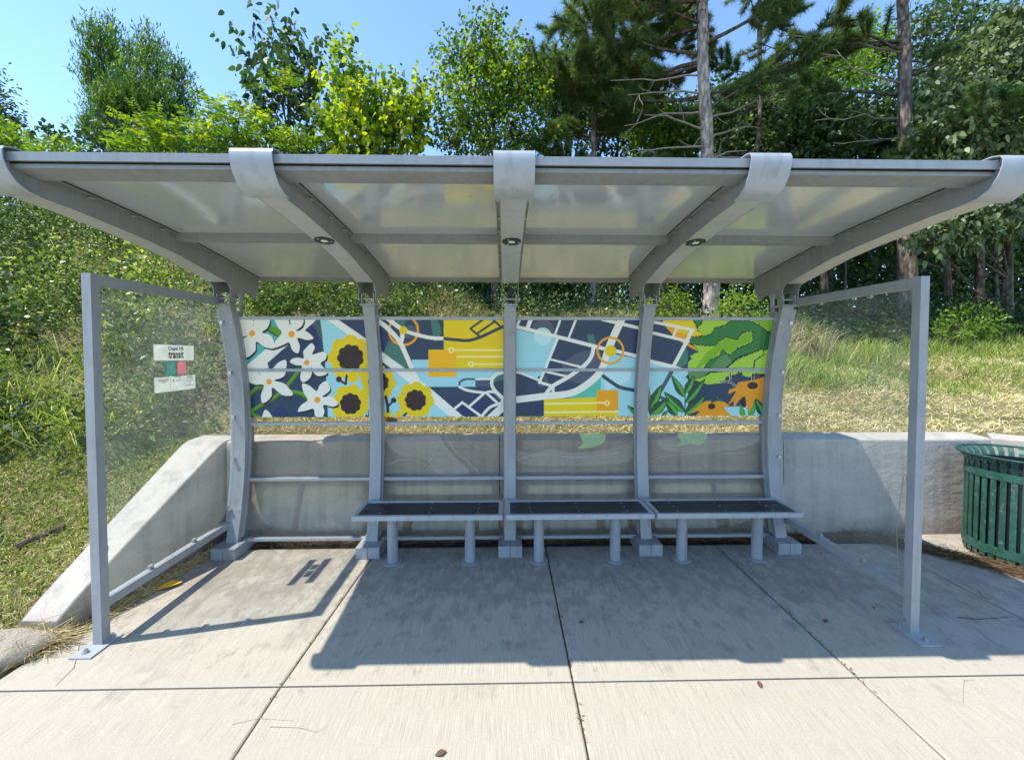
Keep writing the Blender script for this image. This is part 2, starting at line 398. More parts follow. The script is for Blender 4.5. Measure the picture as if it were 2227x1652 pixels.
def grid(name, xs, ys, mat):
    X, Y = np.meshgrid(xs, ys); Z = H(X, Y); nx, ny = len(xs), len(ys)
    me = bpy.data.meshes.new(name)
    V = np.stack([X.ravel(), Y.ravel(), Z.ravel()], 1)
    me.vertices.add(len(V)); me.vertices.foreach_set('co', V.ravel())
    i, j = np.meshgrid(np.arange(nx - 1), np.arange(ny - 1)); a = (j * nx + i).ravel()
    F = np.stack([a, a + 1, a + nx + 1, a + nx], 1); n = len(F)
    me.loops.add(n * 4); me.loops.foreach_set('vertex_index', F.ravel())
    me.polygons.add(n); me.polygons.foreach_set('loop_start', np.arange(n) * 4); me.polygons.foreach_set('use_smooth', [True] * n)
    me.update(); me.materials.append(mat)
    return link(name, me)
def axis(lo, a, b, hi, fine):
    l = [a - (a - lo) * (k / 14) ** 2 for k in range(14, 0, -1)]; r = [b + (hi - b) * (k / 14) ** 2 for k in range(1, 15)]
    return np.array(l + list(np.arange(a, b, fine)) + [b] + r)
tag(grid('ground', axis(-400, -9, 9, 400, .12), axis(-300, -1, 12, 500, .12), M['soil']), kind='structure')

# paving: cast slabs with tooled joints, one sheet
m = MB()
xs = [-10.597, -9.037, -7.477, -5.917, -4.357, -2.797, -1.238, .322, 1.882, 3.40, 4.96, 6.52, 8.08]
ys = [-4.1, -2.54, -.97, .60, 2.164, 3.70]
g = .005
for i in range(len(xs) - 1):
    for j in range(len(ys) - 1):
        if xs[i] < -2.9 and ys[j] > 2: continue
        x0, x1, y0, y1 = xs[i] + g, xs[i + 1] - g, ys[j] + g, ys[j + 1] - g
        if xs[i] > 3.2 and ys[j] > 2: y1 = 3.95
        if xs[i] < -2.9 and y1 > 2: y1 = 2.157
        c = .008
        # joint A is not perfectly square to the kerb
        sk = lambda x, y: x + (.035 * (y - 2.2) if abs(x + 1.238) < .02 and y > 2.2 else 0)
        P = [(sk(x0, y0), y0), (sk(x1, y0), y0), (sk(x1, y1), y1), (sk(x0, y1), y1)]
        Q = [(P[0][0] + c, P[0][1] + c), (P[1][0] - c, P[1][1] + c), (P[2][0] - c, P[2][1] - c), (P[3][0] + c, P[3][1] - c)]
        vs = [(p[0], p[1], -.1) for p in P] + [(p[0], p[1], -.005) for p in P] + [(p[0], p[1], 0) for p in Q]
        fs = [(3, 2, 1, 0), (8, 9, 10, 11)] + [(k, (k + 1) % 4, 4 + (k + 1) % 4, 4 + k) for k in range(4)] + [(4 + k, 4 + (k + 1) % 4, 8 + (k + 1) % 4, 8 + k) for k in range(4)]
        m.add(vs, fs)
tag(m.build('pavement', M['slab']), kind='structure')
m = MB(); m.box((-10.6, -4.1, -.09), (8.08, 3.95, -.028))
tag(m.build('pavement_base', M['joint']), kind='structure')

# retaining wall with wing wall
m = MB()
def wall_seg(x0, x1):
    rd = .02
    prof = [(3.862, -.1), (3.9, .925 - rd), (3.9 + rd * .3, .925 - rd * .3), (3.9 + rd, .925), (4.13, .945), (4.15, .93), (4.15, -.1)]
    m.prism(prof, 0, x0, x1)
for a, b in ((-2.66, .10 - .2), (-.094, 2.64), (2.646, 4.70)): wall_seg(a, b)
# bend on the right
def bent(x0, y0, x1, y1):
    d = np.array((x1 - x0, y1 - y0)); d /= np.linalg.norm(d); n = np.array((d[1], -d[0])) * -1
    P0, P1 = np.array((x0, y0)), np.array((x1, y1)); t = .25
    A = [P0, P1, P1 + n * t, P0 + n * t]
    vs = [(p[0], p[1], z) for z in (-.1, .925) for p in A]; vs[6] = (vs[6][0], vs[6][1], .945); vs[7] = (vs[7][0], vs[7][1], .945)
    m.add(vs, [(3, 2, 1, 0), (4, 5, 6, 7), (0, 1, 5, 4), (1, 2, 6, 5), (2, 3, 7, 6), (3, 0, 4, 7)])
bent(4.696, 3.901, 6.4, 2.3)
# wing: inner face X -2.66..-2.80, top slopes down to a blunt nose
def wing():
    Ys = [4.12, 3.92, 3.85, 3.71, 3.33, 2.956, 2.655, 2.54]
    Zt = [.94, .928, .905, .825, .605, .385, .205, .120]
    vs = []
    for y, z in zip(Ys, Zt):
        k = (y - 2.54) / 1.58
        xi = -2.80 + .135 * k; xo = -3.03 - .02 * k
        vs += [(xi, y, -.1), (xi, y, z - .010), (xi - .009, y, z), (xo + .015, y, z + .005), (xo, y, z - .02), (xo, y, -.1)]
    n = len(Ys); fs = []
    for i in range(n - 1):
        for k in range(6):
            a = i * 6 + k; b = i * 6 + (k + 1) % 6; fs.append((a, b, b + 6, a + 6))
    fs.append(list(range(6))); fs.append(list(range((n - 1) * 6, n * 6))[::-1])
    m.add(vs, fs)
wing()
tag(m.build('retaining_wall', M['wall'], bevel=.004), 'weathered cast concrete retaining wall behind the shelter, its left wing sloping down to the walk', 'wall')

# rock by the nose of the wing wall
def blob(name, c, s, seed, n=5, rz=0, mat=None, rough=.16):
    import bmesh
    bm = bmesh.new(); bmesh.ops.create_icosphere(bm, subdivisions=n, radius=1)
    r = np.random.default_rng(seed); D = r.normal(size=(9, 3)); D /= np.linalg.norm(D, axis=1)[:, None]; off = r.uniform(.55, .9, 9)
    K = r.normal(size=(6, 3)) * 3; ph = r.uniform(0, 6, 6)
    for v in bm.verts:
        p = np.array(v.co)
        for d, o_ in zip(D, off):
            e = p @ d - o_
            if e > 0: p = p - d * e * .85
        p *= 1 + rough * .25 * np.sum(np.sin(K @ p + ph)) / 3
        v.co = p * s
    me = bpy.data.meshes.new(name); bm.to_mesh(me); bm.free(); me.materials.append(mat or M['rock'])
    o = link(name, me); o.location = c; o.rotation_euler = (0, 0, rz); return o
ro = blob('rock', (-3.00, 2.335, .045), (.30, .135, .115), 5, rz=.62, rough=.3)
tag(ro, 'rough grey boulder lying at the edge of the walk, left of the wing wall', 'rock')

# ================================================================ mural artwork
S = 6.354
OFF = {1: 0, 2: 2160, 3: 4257, 4: 6354}
Cc = dict(W=(238, 235, 222), T=(72, 176, 170), N=(34, 64, 92), N2=(20, 54, 98), LB=(160, 216, 222), Y=(236, 204, 12), K=(42, 30, 38), O=(243, 164, 20), O2=(250, 184, 12),
          G=(98, 152, 40), G2=(60, 104, 30), TG=(62, 120, 108), GR=(80, 90, 108), SL=(40, 66, 78), SL2=(72, 84, 104), YL=(255, 240, 160), TL=(90, 190, 165),
          YG=(164, 206, 66), YG2=(124, 180, 40), DG=(44, 124, 62), DG2=(30, 105, 45), GG=(92, 142, 86), LF=(78, 168, 62), LD=(28, 78, 56), OF=(234, 152, 26), INK=(20, 40, 42), LB2=(190, 228, 230))
ART = []
def P(t, c, pts, smooth=False, jag=0): ART.append(('p', c, [(x + OFF[t], y) for x, y in pts], smooth, jag))
def Sx(t, c, w_, pts, smooth=True): ART.append(('s', c, [(x + OFF[t], y) for x, y in pts], smooth, w_))
def Ci(t, c, x, y, r, r2=0): ART.append(('c', c, (x + OFF[t], y), r, r2))
def Fl(t, pts, cx, cy, r, sh=(20, 28)):
    P(t, 'K', [(x + sh[0], y + sh[1]) for x, y in pts], True); P(t, 'W', pts, True); Ci(t, 'O', cx, cy, r)
def Sun(t, cx, cy, R1, R2, a=0):
    Ci(t, 'Y', cx, cy, R1 * .75)
    for k in range(8):
        q = a + k * math.pi / 4; Ci(t, 'Y', cx + R1 * .66 * math.cos(q), cy + R1 * .66 * math.sin(q), R1 * .36)
    Ci(t, 'K', cx, cy, R2 * .75)
    for k in range(9):
        q = a + .3 + k * math.pi / 4.5; Ci(t, 'K', cx + R2 * .68 * math.cos(q), cy + R2 * .68 * math.sin(q), R2 * .34)
def Leaf(t, a, b, w_, c1='LD', c2='LF'):
    a, b = np.array(a, float), np.array(b, float); d = b - a; n = np.array((-d[1], d[0])) / np.linalg.norm(d) * w_ / 2
    mk = lambda k, o_: [tuple(a + o_), tuple(a + d * .3 + n * k + o_), tuple(a + d * .6 + n * k * .85 + o_), tuple(b), tuple(a + d * .6 - n * k * .85 + o_), tuple(a + d * .3 - n * k + o_)]
    P(t, 'INK', mk(1.0, 0), True); P(t, c1, mk(.82, 0), True)
    sgn = 1 if n[0] + n[1] > 0 else -1
    n2 = n * sgn
    P(t, c2, [tuple(a), tuple(a + d * .3 + n2 * .78), tuple(a + d * .6 + n2 * .66), tuple(a + d * .92), tuple(a + d * .5)], True)
# --- first bay: dogwood-like white flowers and yellow blooms
P(1, 'N', [(0, 0), (2160, 0), (2160, 1650), (0, 1650)]); P(1, 'LB', [(1342, 60), (2200, 60), (2200, 1650), (1470, 1650), (1430, 850), (1395, 500)])
P(1, 'SL2', [(1290, 60), (1345, 60), (1385, 370), (1330, 360), (1290, 230), (1210, 150)]); P(1, 'N2', [(1210, 150), (1300, 280), (1335, 420), (1280, 520), (1200, 470), (1120, 300)], True)
P(1, 'T', [(0, 40), (1060, 40), (195, 800), (0, 900)]); P(1, 'W', [(1050, 50), (1310, 50), (525, 740), (565, 880), (170, 880), (195, 785)])
P(1, 'W', [(1430, 50), (1590, 50), (2230, 475), (2230, 620)]); P(1, 'N', [(1620, 60), (2260, 60), (2260, 500), (2040, 352)])
P(1, 'N2', [(650, 1450), (720, 1400), (830, 1480), (850, 1580), (700, 1600), (640, 1530)], True)
Sx(1, 'G2', 60, [(245, 1265), (350, 1150), (460, 1110)]); Sx(1, 'G', 44, [(245, 1240), (350, 1125), (460, 1100)])
Sx(1, 'G', 58, [(1010, 860), (830, 1090), (640, 1270), (430, 1390), (265, 1500)]); Sx(1, 'G2', 22, [(1030, 880), (850, 1110), (660, 1290), (440, 1412), (290, 1520)])
Sx(1, 'G', 42, [(265, 1505), (340, 1550), (450, 1590)]); Sx(1, 'G', 50, [(860, 1175), (1050, 1205), (1150, 1300)]); Sx(1, 'G2', 20, [(860, 1200), (1030, 1235), (1130, 1310)])
P(1, 'G', [(550, 160), (690, 190), (760, 270), (700, 320), (620, 270), (540, 210)]); P(1, 'G2', [(540, 210), (620, 270), (700, 320), (690, 345), (600, 290), (530, 240)]); P(1, 'G2', [(290, 60), (335, 60), (318, 180)]); P(1, 'G2', [(970, 790), (1060, 790), (1040, 860), (990, 860)])
Sun(1, 1815, 655, 350, 205); Sun(1, 1815, 1370, 300, 165, .2); Ci(1, 'Y', 1855, 960, 85); Ci(1, 'Y', 1660, 900, 70); Ci(1, 'Y', 2080, 990, 110); Ci(1, 'Y', 2130, 1250, 80)
Ci(1, 'K', 1635, 992, 46); Sx(1, 'K', 34, [(1655, 1010), (1742, 1065), (1755, 930)], False); Sx(1, 'K', 36, [(2050, 1550), (2100, 1600), (2110, 1470)], False)
Fl(1, [(90, 40), (295, 40), (305, 185), (345, 40), (555, 50), (530, 190), (445, 265), (585, 320), (642, 500), (490, 495), (355, 410), (335, 550), (190, 655), (100, 500), (145, 375), (220, 315), (60, 330)], 290, 280, 49)
Fl(1, [(640, 40), (820, 40), (880, 150), (905, 40), (1080, 40), (1065, 160), (972, 240), (1110, 238), (1240, 352), (1140, 382), (995, 352), (1028, 480), (1000, 588), (915, 540), (862, 425), (770, 458), (640, 500), (660, 390), (748, 270), (690, 180)], 900, 290, 50)
Fl(1, [(1090, 665), (1085, 560), (1150, 480), (1215, 432), (1262, 500), (1225, 605), (1380, 565), (1442, 600), (1430, 680), (1352, 745), (1420, 830), (1450, 905), (1330, 942), (1255, 900), (1200, 800), (1215, 900), (1170, 990), (1075, 1035), (1035, 960), (1060, 790), (960, 770), (875, 720), (930, 665), (1020, 658)], 1137, 735, 42)
Fl(1, [(590, 830), (700, 730), (815, 700), (812, 880), (760, 960), (630, 1010), (770, 1050), (860, 1130), (920, 1235), (760, 1235), (605, 1120), (590, 1250), (500, 1345), (440, 1345), (428, 1230), (470, 1085), (330, 1070), (225, 1015), (190, 860), (340, 860), (425, 930), (395, 860)], 553, 1030, 44)
Fl(1, [(1065, 1060), (1180, 1090), (1290, 1175), (1340, 1080), (1440, 1020), (1500, 1130), (1470, 1190), (1380, 1262), (1530, 1265), (1620, 1370), (1540, 1415), (1395, 1390), (1410, 1500), (1360, 1605), (1270, 1560), (1240, 1450), (1130, 1475), (1000, 1490), (1050, 1390), (1150, 1310), (1090, 1200)], 1300, 1310, 48)
P(1, 'W', [(480, 1470), (560, 1510), (625, 1650), (450, 1650)], True)
# --- second bay: street map, yellow blocks
P(2, 'N', [(-60, 0), (2160, 0), (2160, 850), (-60, 850)]); P(2, 'N2', [(-60, 100), (130, 130), (250, 400), (170, 560), (-60, 520)], True)
P(2, 'TG', [(165, 575), (250, 390), (440, 470), (560, 780), (560, 850), (480, 850)]); P(2, 'TG', [(340, 50), (525, 50), (480, 180), (400, 165)]); P(2, 'TG', [(905, 50), (985, 50), (1060, 210), (1040, 330), (965, 415), (925, 260)], True)
Ci(2, 'GR', 590, 300, 140); P(2, 'N', [(500, 360), (760, 330), (740, 480), (600, 600), (480, 560)])
P(2, 'LB', [(605, 687), (870, 687), (870, 860), (640, 860)])
P(2, 'LB', [(-60, 850), (2160, 850), (2160, 1110), (870, 1110), (1300, 1600), (-60, 1650)]); P(2, 'N', [(860, 1108), (2160, 1108), (2160, 1650), (1500, 1650)])
P(2, 'N2', [(1500, 1420), (1720, 1300), (1900, 1400), (1700, 1560)]); P(2, 'N2', [(1300, 1460), (1390, 1380), (1640, 1560), (1480, 1600)])
Ci(2, 'O', 478, 235, 243, 206)
Sx(2, 'W', 72, [(40, 60), (230, 200), (410, 400), (520, 620), (610, 830), (690, 1000)]); Sx(2, 'W', 66, [(230, 50), (400, 180), (490, 240)]); Sx(2, 'W', 66, [(465, 250), (455, 350), (440, 420)])
Sx(2, 'W', 56, [(500, 245), (740, 315), (920, 350), (1102, 360)])
P(2, 'O2', [(865, 530), (1300, 530), (1300, 955), (865, 955)]); P(2, 'Y', [(1100, 50), (2160, 50), (2160, 850), (1300, 850), (1300, 530), (1105, 530)])
P(2, 'Y', [(1600, 300), (2100, 200), (2100, 700), (1800, 800)])
Sx(2, 'SL', 50, [(1104, 360), (1300, 380), (1480, 390), (1650, 345), (1850, 255), (2140, 120)])
for pts in ([(1720, 60), (1515, 205), (1660, 330)], [(1625, 280), (1895, 95), (2000, 190)], [(1850, 55), (1900, 100)]): Sx(2, 'SL', 34, pts, False)
for y, x in ((540, 1220), (755, 1523)): Sx(2, 'YL', 22, [(x + 42, y), (2160, y)], False); Ci(2, 'YL', x, y, 46, 24)
Sx(2, 'YL', 22, [(1300, 642), (2160, 642)], False)
Ci(2, 'Y', 475, 232, 64)
P(2, 'W', [(-70, 400), (90, 525), (640, 925), (700, 985), (870, 1110), (1500, 1650), (1250, 1650), (1190, 1560), (560, 1040), (350, 870), (-70, 560)])
Ci(2, 'TG', 2150, 1090, 290); P(2, 'N', [(1880, 1050), (2000, 1010), (2160, 1080), (2160, 1300), (1950, 1180)], True)
P(2, 'SL2', [(1590, 1005), (1850, 1000), (1840, 1110), (1590, 1105)]); Sx(2, 'SL2', 32, [(1350, 1100), (1352, 1040), (1430, 992), (1590, 990)]); Sx(2, 'W', 30, [(1590, 990), (1850, 985)])
Sx(2, 'W', 50, [(2160, 880), (1960, 900), (1860, 980), (1855, 1100), (1940, 1210), (2160, 1390)]); Sx(2, 'W', 40, [(1340, 1105), (1480, 1165), (1740, 1200), (1800, 1185), (1910, 1200), (2030, 1310)])
for pts in ([(1740, 1200), (1500, 1410)], [(1760, 1200), (1950, 1370)], [(1265, 1450), (1390, 1350), (1690, 1570)]): Sx(2, 'W', 38, pts, False)
Sx(2, 'W', 44, [(1680, 1580), (1800, 1440), (1930, 1380), (2150, 1330)]); Sx(2, 'W', 120, [(1800, 1620), (2000, 1440), (2200, 1290)])
Sun(2, 90, 1040, 270, 160, .1); Sun(2, 665, 1315, 285, 165, .1); Ci(2, 'Y', 230, 1540, 65); Ci(2, 'Y', 120, 1570, 70); Ci(2, 'Y', 395, 1545, 62); Ci(2, 'Y', 120, 1260, 90)
Ci(2, 'K', 325, 1317, 43); Sx(2, 'K', 44, [(200, 1250), (230, 1400), (235, 1490)]); Sx(2, 'K', 32, [(240, 1410), (320, 1320)]); Sx(2, 'K', 34, [(470, 1570), (520, 1520)])
# --- third bay: street map
P(3, 'N', [(-60, 0), (2110, 0), (2110, 1650), (-60, 1650)]); P(3, 'LB', [(-60, 170), (750, 360), (600, 860), (-60, 860)]); P(3, 'LB', [(100, 860), (560, 860), (490, 1010), (230, 900)])
P(3, 'LB', [(1590, 590), (2110, 690), (2110, 1650), (1690, 1650), (1430, 1160), (1440, 900), (1500, 700)]); P(3, 'LB2', [(1500, 870), (1920, 870), (1900, 980), (1770, 1070), (1500, 1180)])
P(3, 'GR', [(400, 130), (560, 60), (680, 130), (720, 260), (560, 290), (400, 220)], True); Ci(3, 'N', 545, 240, 42); Ci(3, 'LB2', 540, 330, 140); P(3, 'N', [(380, 60), (720, 60), (700, 290), (340, 200)]) if False else None
P(3, 'GR', [(830, 800), (960, 660), (1120, 570), (1300, 550), (1480, 640), (1420, 880), (1220, 1040), (980, 1020)], True); Ci(3, 'GR', 530, 1020, 90, 40)
P(3, 'TG', [(1230, 298), (1330, 298), (1372, 460), (1248, 430)]); P(3, 'N2', [(1940, 100), (2110, 100), (2110, 640), (1930, 600)]); Ci(3, 'N2', 490, 1460, 80)
P(3, 'TL', [(1440, 930), (1440, 1180), (1380, 1280), (940, 1280), (1200, 1150)])
P(3, 'Y', [(558, 1300), (1380, 1268), (1705, 1268), (1705, 1650), (558, 1650)]); P(3, 'O', [(1380, 1160), (1712, 1158), (1712, 1478), (1380, 1478)])
Sx(3, 'YL', 24, [(560, 1372), (1500, 1355)], False); Ci(3, 'YL', 1537, 1360, 42, 22); Sx(3, 'YL', 26, [(560, 1503), (1705, 1490)], False)
Sx(3, 'SL', 56, [(1470, 935), (1600, 1030), (1730, 1110), (1900, 1150), (2110, 1190)])
for w_, pts in ((56, [(-60, 130), (740, 325), (1500, 520), (1700, 560), (2110, 660)]), (42, [(190, 50), (130, 190)]), (64, [(360, 50), (300, 210)]), (34, [(820, 50), (725, 315)]), (34, [(1062, 50), (940, 355)]),
                (42, [(775, 350), (560, 870), (490, 1040)]), (42, [(485, 1035), (700, 1100)]), (32, [(650, 680), (1190, 815)]), (34, [(580, 870), (930, 950)]), (34, [(-60, 860), (190, 890), (490, 1010)]), (50, [(1450, 60), (1690, 115), (2110, 215)]), (50, [(702, 1090), (702, 1230)])):
    Sx(3, 'W', w_, pts, False)
Sx(3, 'W', 60, [(1330, 500), (1290, 650), (1170, 790), (930, 960), (690, 1100), (590, 1220)]); Sx(3, 'W', 104, [(1760, 50), (1640, 330), (1540, 580), (1480, 780), (1380, 940), (1170, 1110), (940, 1215), (560, 1255), (-60, 1330)])
Sx(3, 'W', 115, [(1780, 30), (1640, 330), (1570, 500)]); Ci(3, 'O', 1590, 546, 216, 182); Ci(3, 'Y', 1592, 550, 90)
Leaf(3, (2060, 1560), (1850, 1400), 90)
# --- fourth bay: tree canopy, leaves and coneflowers
P(4, 'N', [(0, 0), (2300, 0), (2300, 1650), (0, 1650)]); P(4, 'LB', [(0, 680), (480, 780), (700, 860), (700, 1650), (0, 1650)])
P(4, 'Y', [(300, 40), (800, 40), (860, 210), (960, 310), (820, 345), (560, 250), (320, 140)]); P(4, 'O', [(320, 145), (700, 250), (690, 400), (900, 540), (850, 560), (600, 420), (470, 310)]); P(4, 'Y', [(540, 200), (720, 250), (700, 300), (520, 260)])
P(4, 'TG', [(660, 510), (695, 640), (670, 760), (560, 800), (530, 760)], True)
P(4, 'INK', [(750, 40), (2300, 40), (2300, 950), (700, 850), (675, 720), (740, 680), (725, 620), (850, 560), (790, 480), (695, 440), (690, 350), (950, 300), (840, 240), (840, 180)], False, 10)
P(4, 'YG', [(765, 40), (2300, 40), (2300, 940), (700, 830), (690, 730), (750, 690), (740, 620), (860, 565), (800, 470), (710, 435), (705, 362), (960, 310), (850, 235), (850, 180)], False, 10)
P(4, 'YG2', [(1000, 560), (1300, 380), (1480, 420), (1640, 400), (1400, 520), (1200, 560), (900, 800), (800, 830)]); P(4, 'YG2', [(1640, 50), (2300, 50), (2300, 350), (1960, 250), (1800, 130)])
P(4, 'INK', [(690, 380), (830, 335), (1050, 290), (1110, 190), (1280, 140), (1350, 75), (1650, 75), (1810, 145), (1970, 265), (2050, 400), (1940, 530), (1740, 580), (1500, 640), (1290, 830), (920, 830), (1030, 690), (1190, 610), (1220, 520), (1350, 610), (1470, 500), (1690, 410), (1690, 250), (1540, 280), (1470, 395), (1290, 350), (1190, 400), (1130, 480), (960, 475), (730, 455)], False, 14)
P(4, 'DG', [(705, 385), (840, 348), (1060, 302), (1122, 203), (1290, 153), (1360, 90), (1645, 90), (1800, 158), (1955, 278), (2030, 400), (1925, 518), (1735, 566), (1490, 625), (1280, 815), (945, 815), (1045, 702), (1205, 620), (1225, 540), (1350, 628), (1485, 515), (1705, 420), (1705, 240), (1530, 265), (1465, 380), (1290, 335), (1180, 388), (1125, 465), (965, 462), (740, 442)], False, 14)
P(4, 'YG2', [(1190, 410), (1290, 360), (1470, 410), (1545, 290), (1690, 262), (1680, 400), (1470, 490), (1360, 600), (1230, 520), (1120, 620), (1040, 560)], False, 12)
P(4, 'GG', [(1040, 815), (1190, 650), (1300, 600), (1380, 720), (1290, 815)]); P(4, 'DG2', [(1830, 200), (1960, 290), (1960, 520), (1800, 560)])
P(4, 'INK', [(1260, 830), (1450, 660), (1850, 510), (1890, 600), (1740, 715), (1730, 830)], False, 12); P(4, 'YG', [(1300, 820), (1470, 680), (1850, 528), (1868, 600), (1720, 705), (1710, 820)], False, 12)
P(4, 'INK', [(755, 40), (940, 40), (915, 130), (835, 210)], False, 10); P(4, 'DG', [(775, 40), (925, 40), (900, 120), (835, 190)], False, 8)
P(4, 'INK', [(640, 960), (720, 900), (1500, 840), (1480, 915), (1310, 965), (1240, 1065), (1000, 1090), (780, 1030)], False, 14); P(4, 'YG', [(780, 1000), (950, 950), (1060, 890), (1490, 850), (1465, 905), (1295, 955), (1230, 1050), (1000, 1075), (900, 1040)], False, 12)
P(4, 'GG', [(700, 850), (1060, 850), (950, 945), (720, 1000)]); P(4, 'YG', [(1540, 900), (1620, 850), (1720, 850), (1680, 950), (1570, 940)], True)
for w_, pts in ((46, [(60, 85), (300, 130), (780, 228)]), (58, [(765, 220), (680, 400), (440, 850)]), (46, [(60, 250), (700, 405)]), (36, [(530, 185), (470, 315)]), (60, [(60, 700), (470, 800), (640, 860)])): Sx(4, 'W', w_, pts, False)
Sx(4, 'SL2', 62, [(450, 860), (320, 1090), (230, 1240)], False); Sx(4, 'SL2', 50, [(230, 1250), (400, 1330)], False)
P(4, 'LB', [(1250, 1420), (1900, 1390), (1900, 1650), (1330, 1650)])
for w_, c in ((30, 'W'), (20, 'K')):
    Sx(4, c, w_, [(1190, 1022), (1350, 1030), (1440, 1100)], False); Sx(4, c, w_, [(1352, 890), (1354, 1030)], False); Sx(4, c, w_ + 14, [(1705, 900), (1700, 1060)], False)
for a, b, w_ in (((110, 1540), (80, 1100), 80), ((120, 1420), (290, 1075), 140), ((640, 1270), (440, 930), 120), ((655, 1210), (795, 935), 120), ((660, 1360), (965, 985), 120), ((640, 1500), (325, 1190), 150), ((655, 1540), (970, 1245), 160), ((125, 1540), (400, 1285), 160), ((530, 1560), (345, 1320), 130), ((290, 1570), (400, 1465), 60)): Leaf(4, a, b, w_)
Sx(4, 'LD', 18, [(650, 1580), (650, 1200)], False); Sx(4, 'LD', 16, [(118, 1580), (112, 1300)], False)
P(4, 'K', [(1500, 1340), (1580, 1250), (1590, 1430), (1530, 1420)])
Leaf(4, (1560, 1600), (1510, 1380), 80, 'LF', 'LF'); Leaf(4, (1640, 1600), (1760, 1300), 90, 'LF', 'LF'); Leaf(4, (1860, 1560), (1740, 1300), 110)
P(4, 'OF', [(1335, 1215), (1345, 1150), (1440, 1115), (1480, 1040), (1600, 1020), (1720, 1000), (1810, 975), (1900, 990), (1900, 1380), (1750, 1290), (1690, 1420), (1620, 1480), (1580, 1260), (1480, 1330), (1412, 1425), (1400, 1330), (1325, 1375), (1440, 1180)], True)
ART.append(('e', 'K', (1700 + OFF[4], 1088), 82, 56))
P(4, 'OF', [(750, 1510), (860, 1410), (960, 1335), (1045, 1330), (1065, 1360), (1130, 1330), (1230, 1330), (1340, 1400), (1330, 1432), (1240, 1430), (1350, 1580), (850, 1580), (880, 1480)], True)
ART.append(('e', 'K', (1065 + OFF[4], 1410), 58, 45)); P(4, 'DG', [(1130, 1250), (1240, 1340), (1170, 1330)]); P(4, 'DG', [(1020, 1320), (1070, 1300), (1060, 1340)])
ART = [a for a in ART if a]

def raster():
    k = 1 / 3.0; W_, H_ = int(8500 * k), int(1660 * k)
    img = np.zeros((H_, W_, 3), np.float32); r = np.random.default_rng(3)
    def cat(p, closed):
        p = np.array(p, float); n = len(p); out = []
        rngi = range(n) if closed else range(n - 1)
        for i in rngi:
            a, b, c, d = (p[(i - 1) % n], p[i], p[(i + 1) % n], p[(i + 2) % n]) if closed else (p[max(i - 1, 0)], p[i], p[i + 1], p[min(i + 2, n - 1)])
            for t in np.linspace(0, 1, 9)[:-1]:
                out.append(.5 * ((2 * b) + (-a + c) * t * .8 + (2 * a - 5 * b + 4 * c - d) * t * t * .8 + (2 * b - 2 * b) + 0 * t + (-a + 3 * b - 3 * c + d) * t ** 3 * .8 + (0.4 * (c - b)) * (3 * t * t - 2 * t ** 3)) if False else
                           (.5 * (2 * b + (c - a) * t + (2 * a - 5 * b + 4 * c - d) * t * t + (3 * b - 3 * c + d - a) * t ** 3)))
        if not closed: out.append(p[-1])
        return np.array(out)
    def fill(pts, c):
        pts = np.array(pts) * k; x0, y0 = np.floor(pts.min(0)).astype(int); x1, y1 = np.ceil(pts.max(0)).astype(int)
        x0 = max(x0, 0); y0 = max(y0, 0); x1 = min(x1, W_ - 1); y1 = min(y1, H_ - 1)
        if x1 <= x0 or y1 <= y0: return
        gx, gy = np.meshgrid(np.arange(x0, x1 + 1) + .5, np.arange(y0, y1 + 1) + .5); ins = np.zeros(gx.shape, bool)
        q = np.roll(pts, -1, 0)
        for (ax, ay), (bx, by) in zip(pts, q):
            if ay == by: continue
            cnd = (ay > gy) != (by > gy); ins ^= cnd & (gx < (bx - ax) * (gy - ay) / (by - ay) + ax)
        img[y0:y1 + 1, x0:x1 + 1][ins] = c
    def disc(cx, cy, rx, ry, c, r2=0):
        cx, cy, rx, ry, r2 = cx * k, cy * k, rx * k, ry * k, r2 * k
        x0, x1, y0, y1 = max(int(cx - rx), 0), min(int(cx + rx) + 2, W_), max(int(cy - ry), 0), min(int(cy + ry) + 2, H_)
        if x1 <= x0 or y1 <= y0: return
        gx, gy = np.meshgrid(np.arange(x0, x1) + .5, np.arange(y0, y1) + .5); d = ((gx - cx) / rx) ** 2 + ((gy - cy) / ry) ** 2
        msk = d <= 1
        if r2: msk &= d >= (r2 / rx) ** 2
        img[y0:y1, x0:x1][msk] = c
    for a in ART:
        c = np.array(srgb(*Cc[a[1]])[:3], np.float32)
        if a[0] == 'p':
            pts = cat(a[2], True) if a[3] else np.array(a[2], float)
            if a[4]:
                n = len(pts); o = []
                for i in range(n):
                    p0, p1 = pts[i], pts[(i + 1) % n]; L_ = np.linalg.norm(p1 - p0); m_ = max(1, int(L_ / 22))
                    d = (p1 - p0) / (L_ + 1e-6); nn = np.array((-d[1], d[0]))
                    for q in range(m_):
                        o.append(p0 + (p1 - p0) * q / m_ + nn * a[4] * (1 if q % 2 else -.6) * (.6 + .4 * math.sin(q * 1.7 + i)))
                pts = np.array(o)
            fill(pts, c)
        elif a[0] == 's':
            pts = cat(a[2], False) if a[3] and len(a[2]) > 2 else np.array(a[2], float)
            for p0, p1 in zip(pts[:-1], pts[1:]):
                d = p1 - p0; L_ = np.linalg.norm(d)
                if L_ < 1e-6: continue
                n_ = np.array((-d[1], d[0])) / L_ * a[4] / 2; fill([p0 + n_, p1 + n_, p1 - n_, p0 - n_], c)
                disc(p1[0], p1[1], a[4] / 2, a[4] / 2, c)
        elif a[0] == 'c': disc(a[2][0], a[2][1], a[3], a[3], c, a[4])
        elif a[0] == 'e': disc(a[2][0], a[2][1], a[3], a[4], c)
    return img, k
IMG, KI = raster()
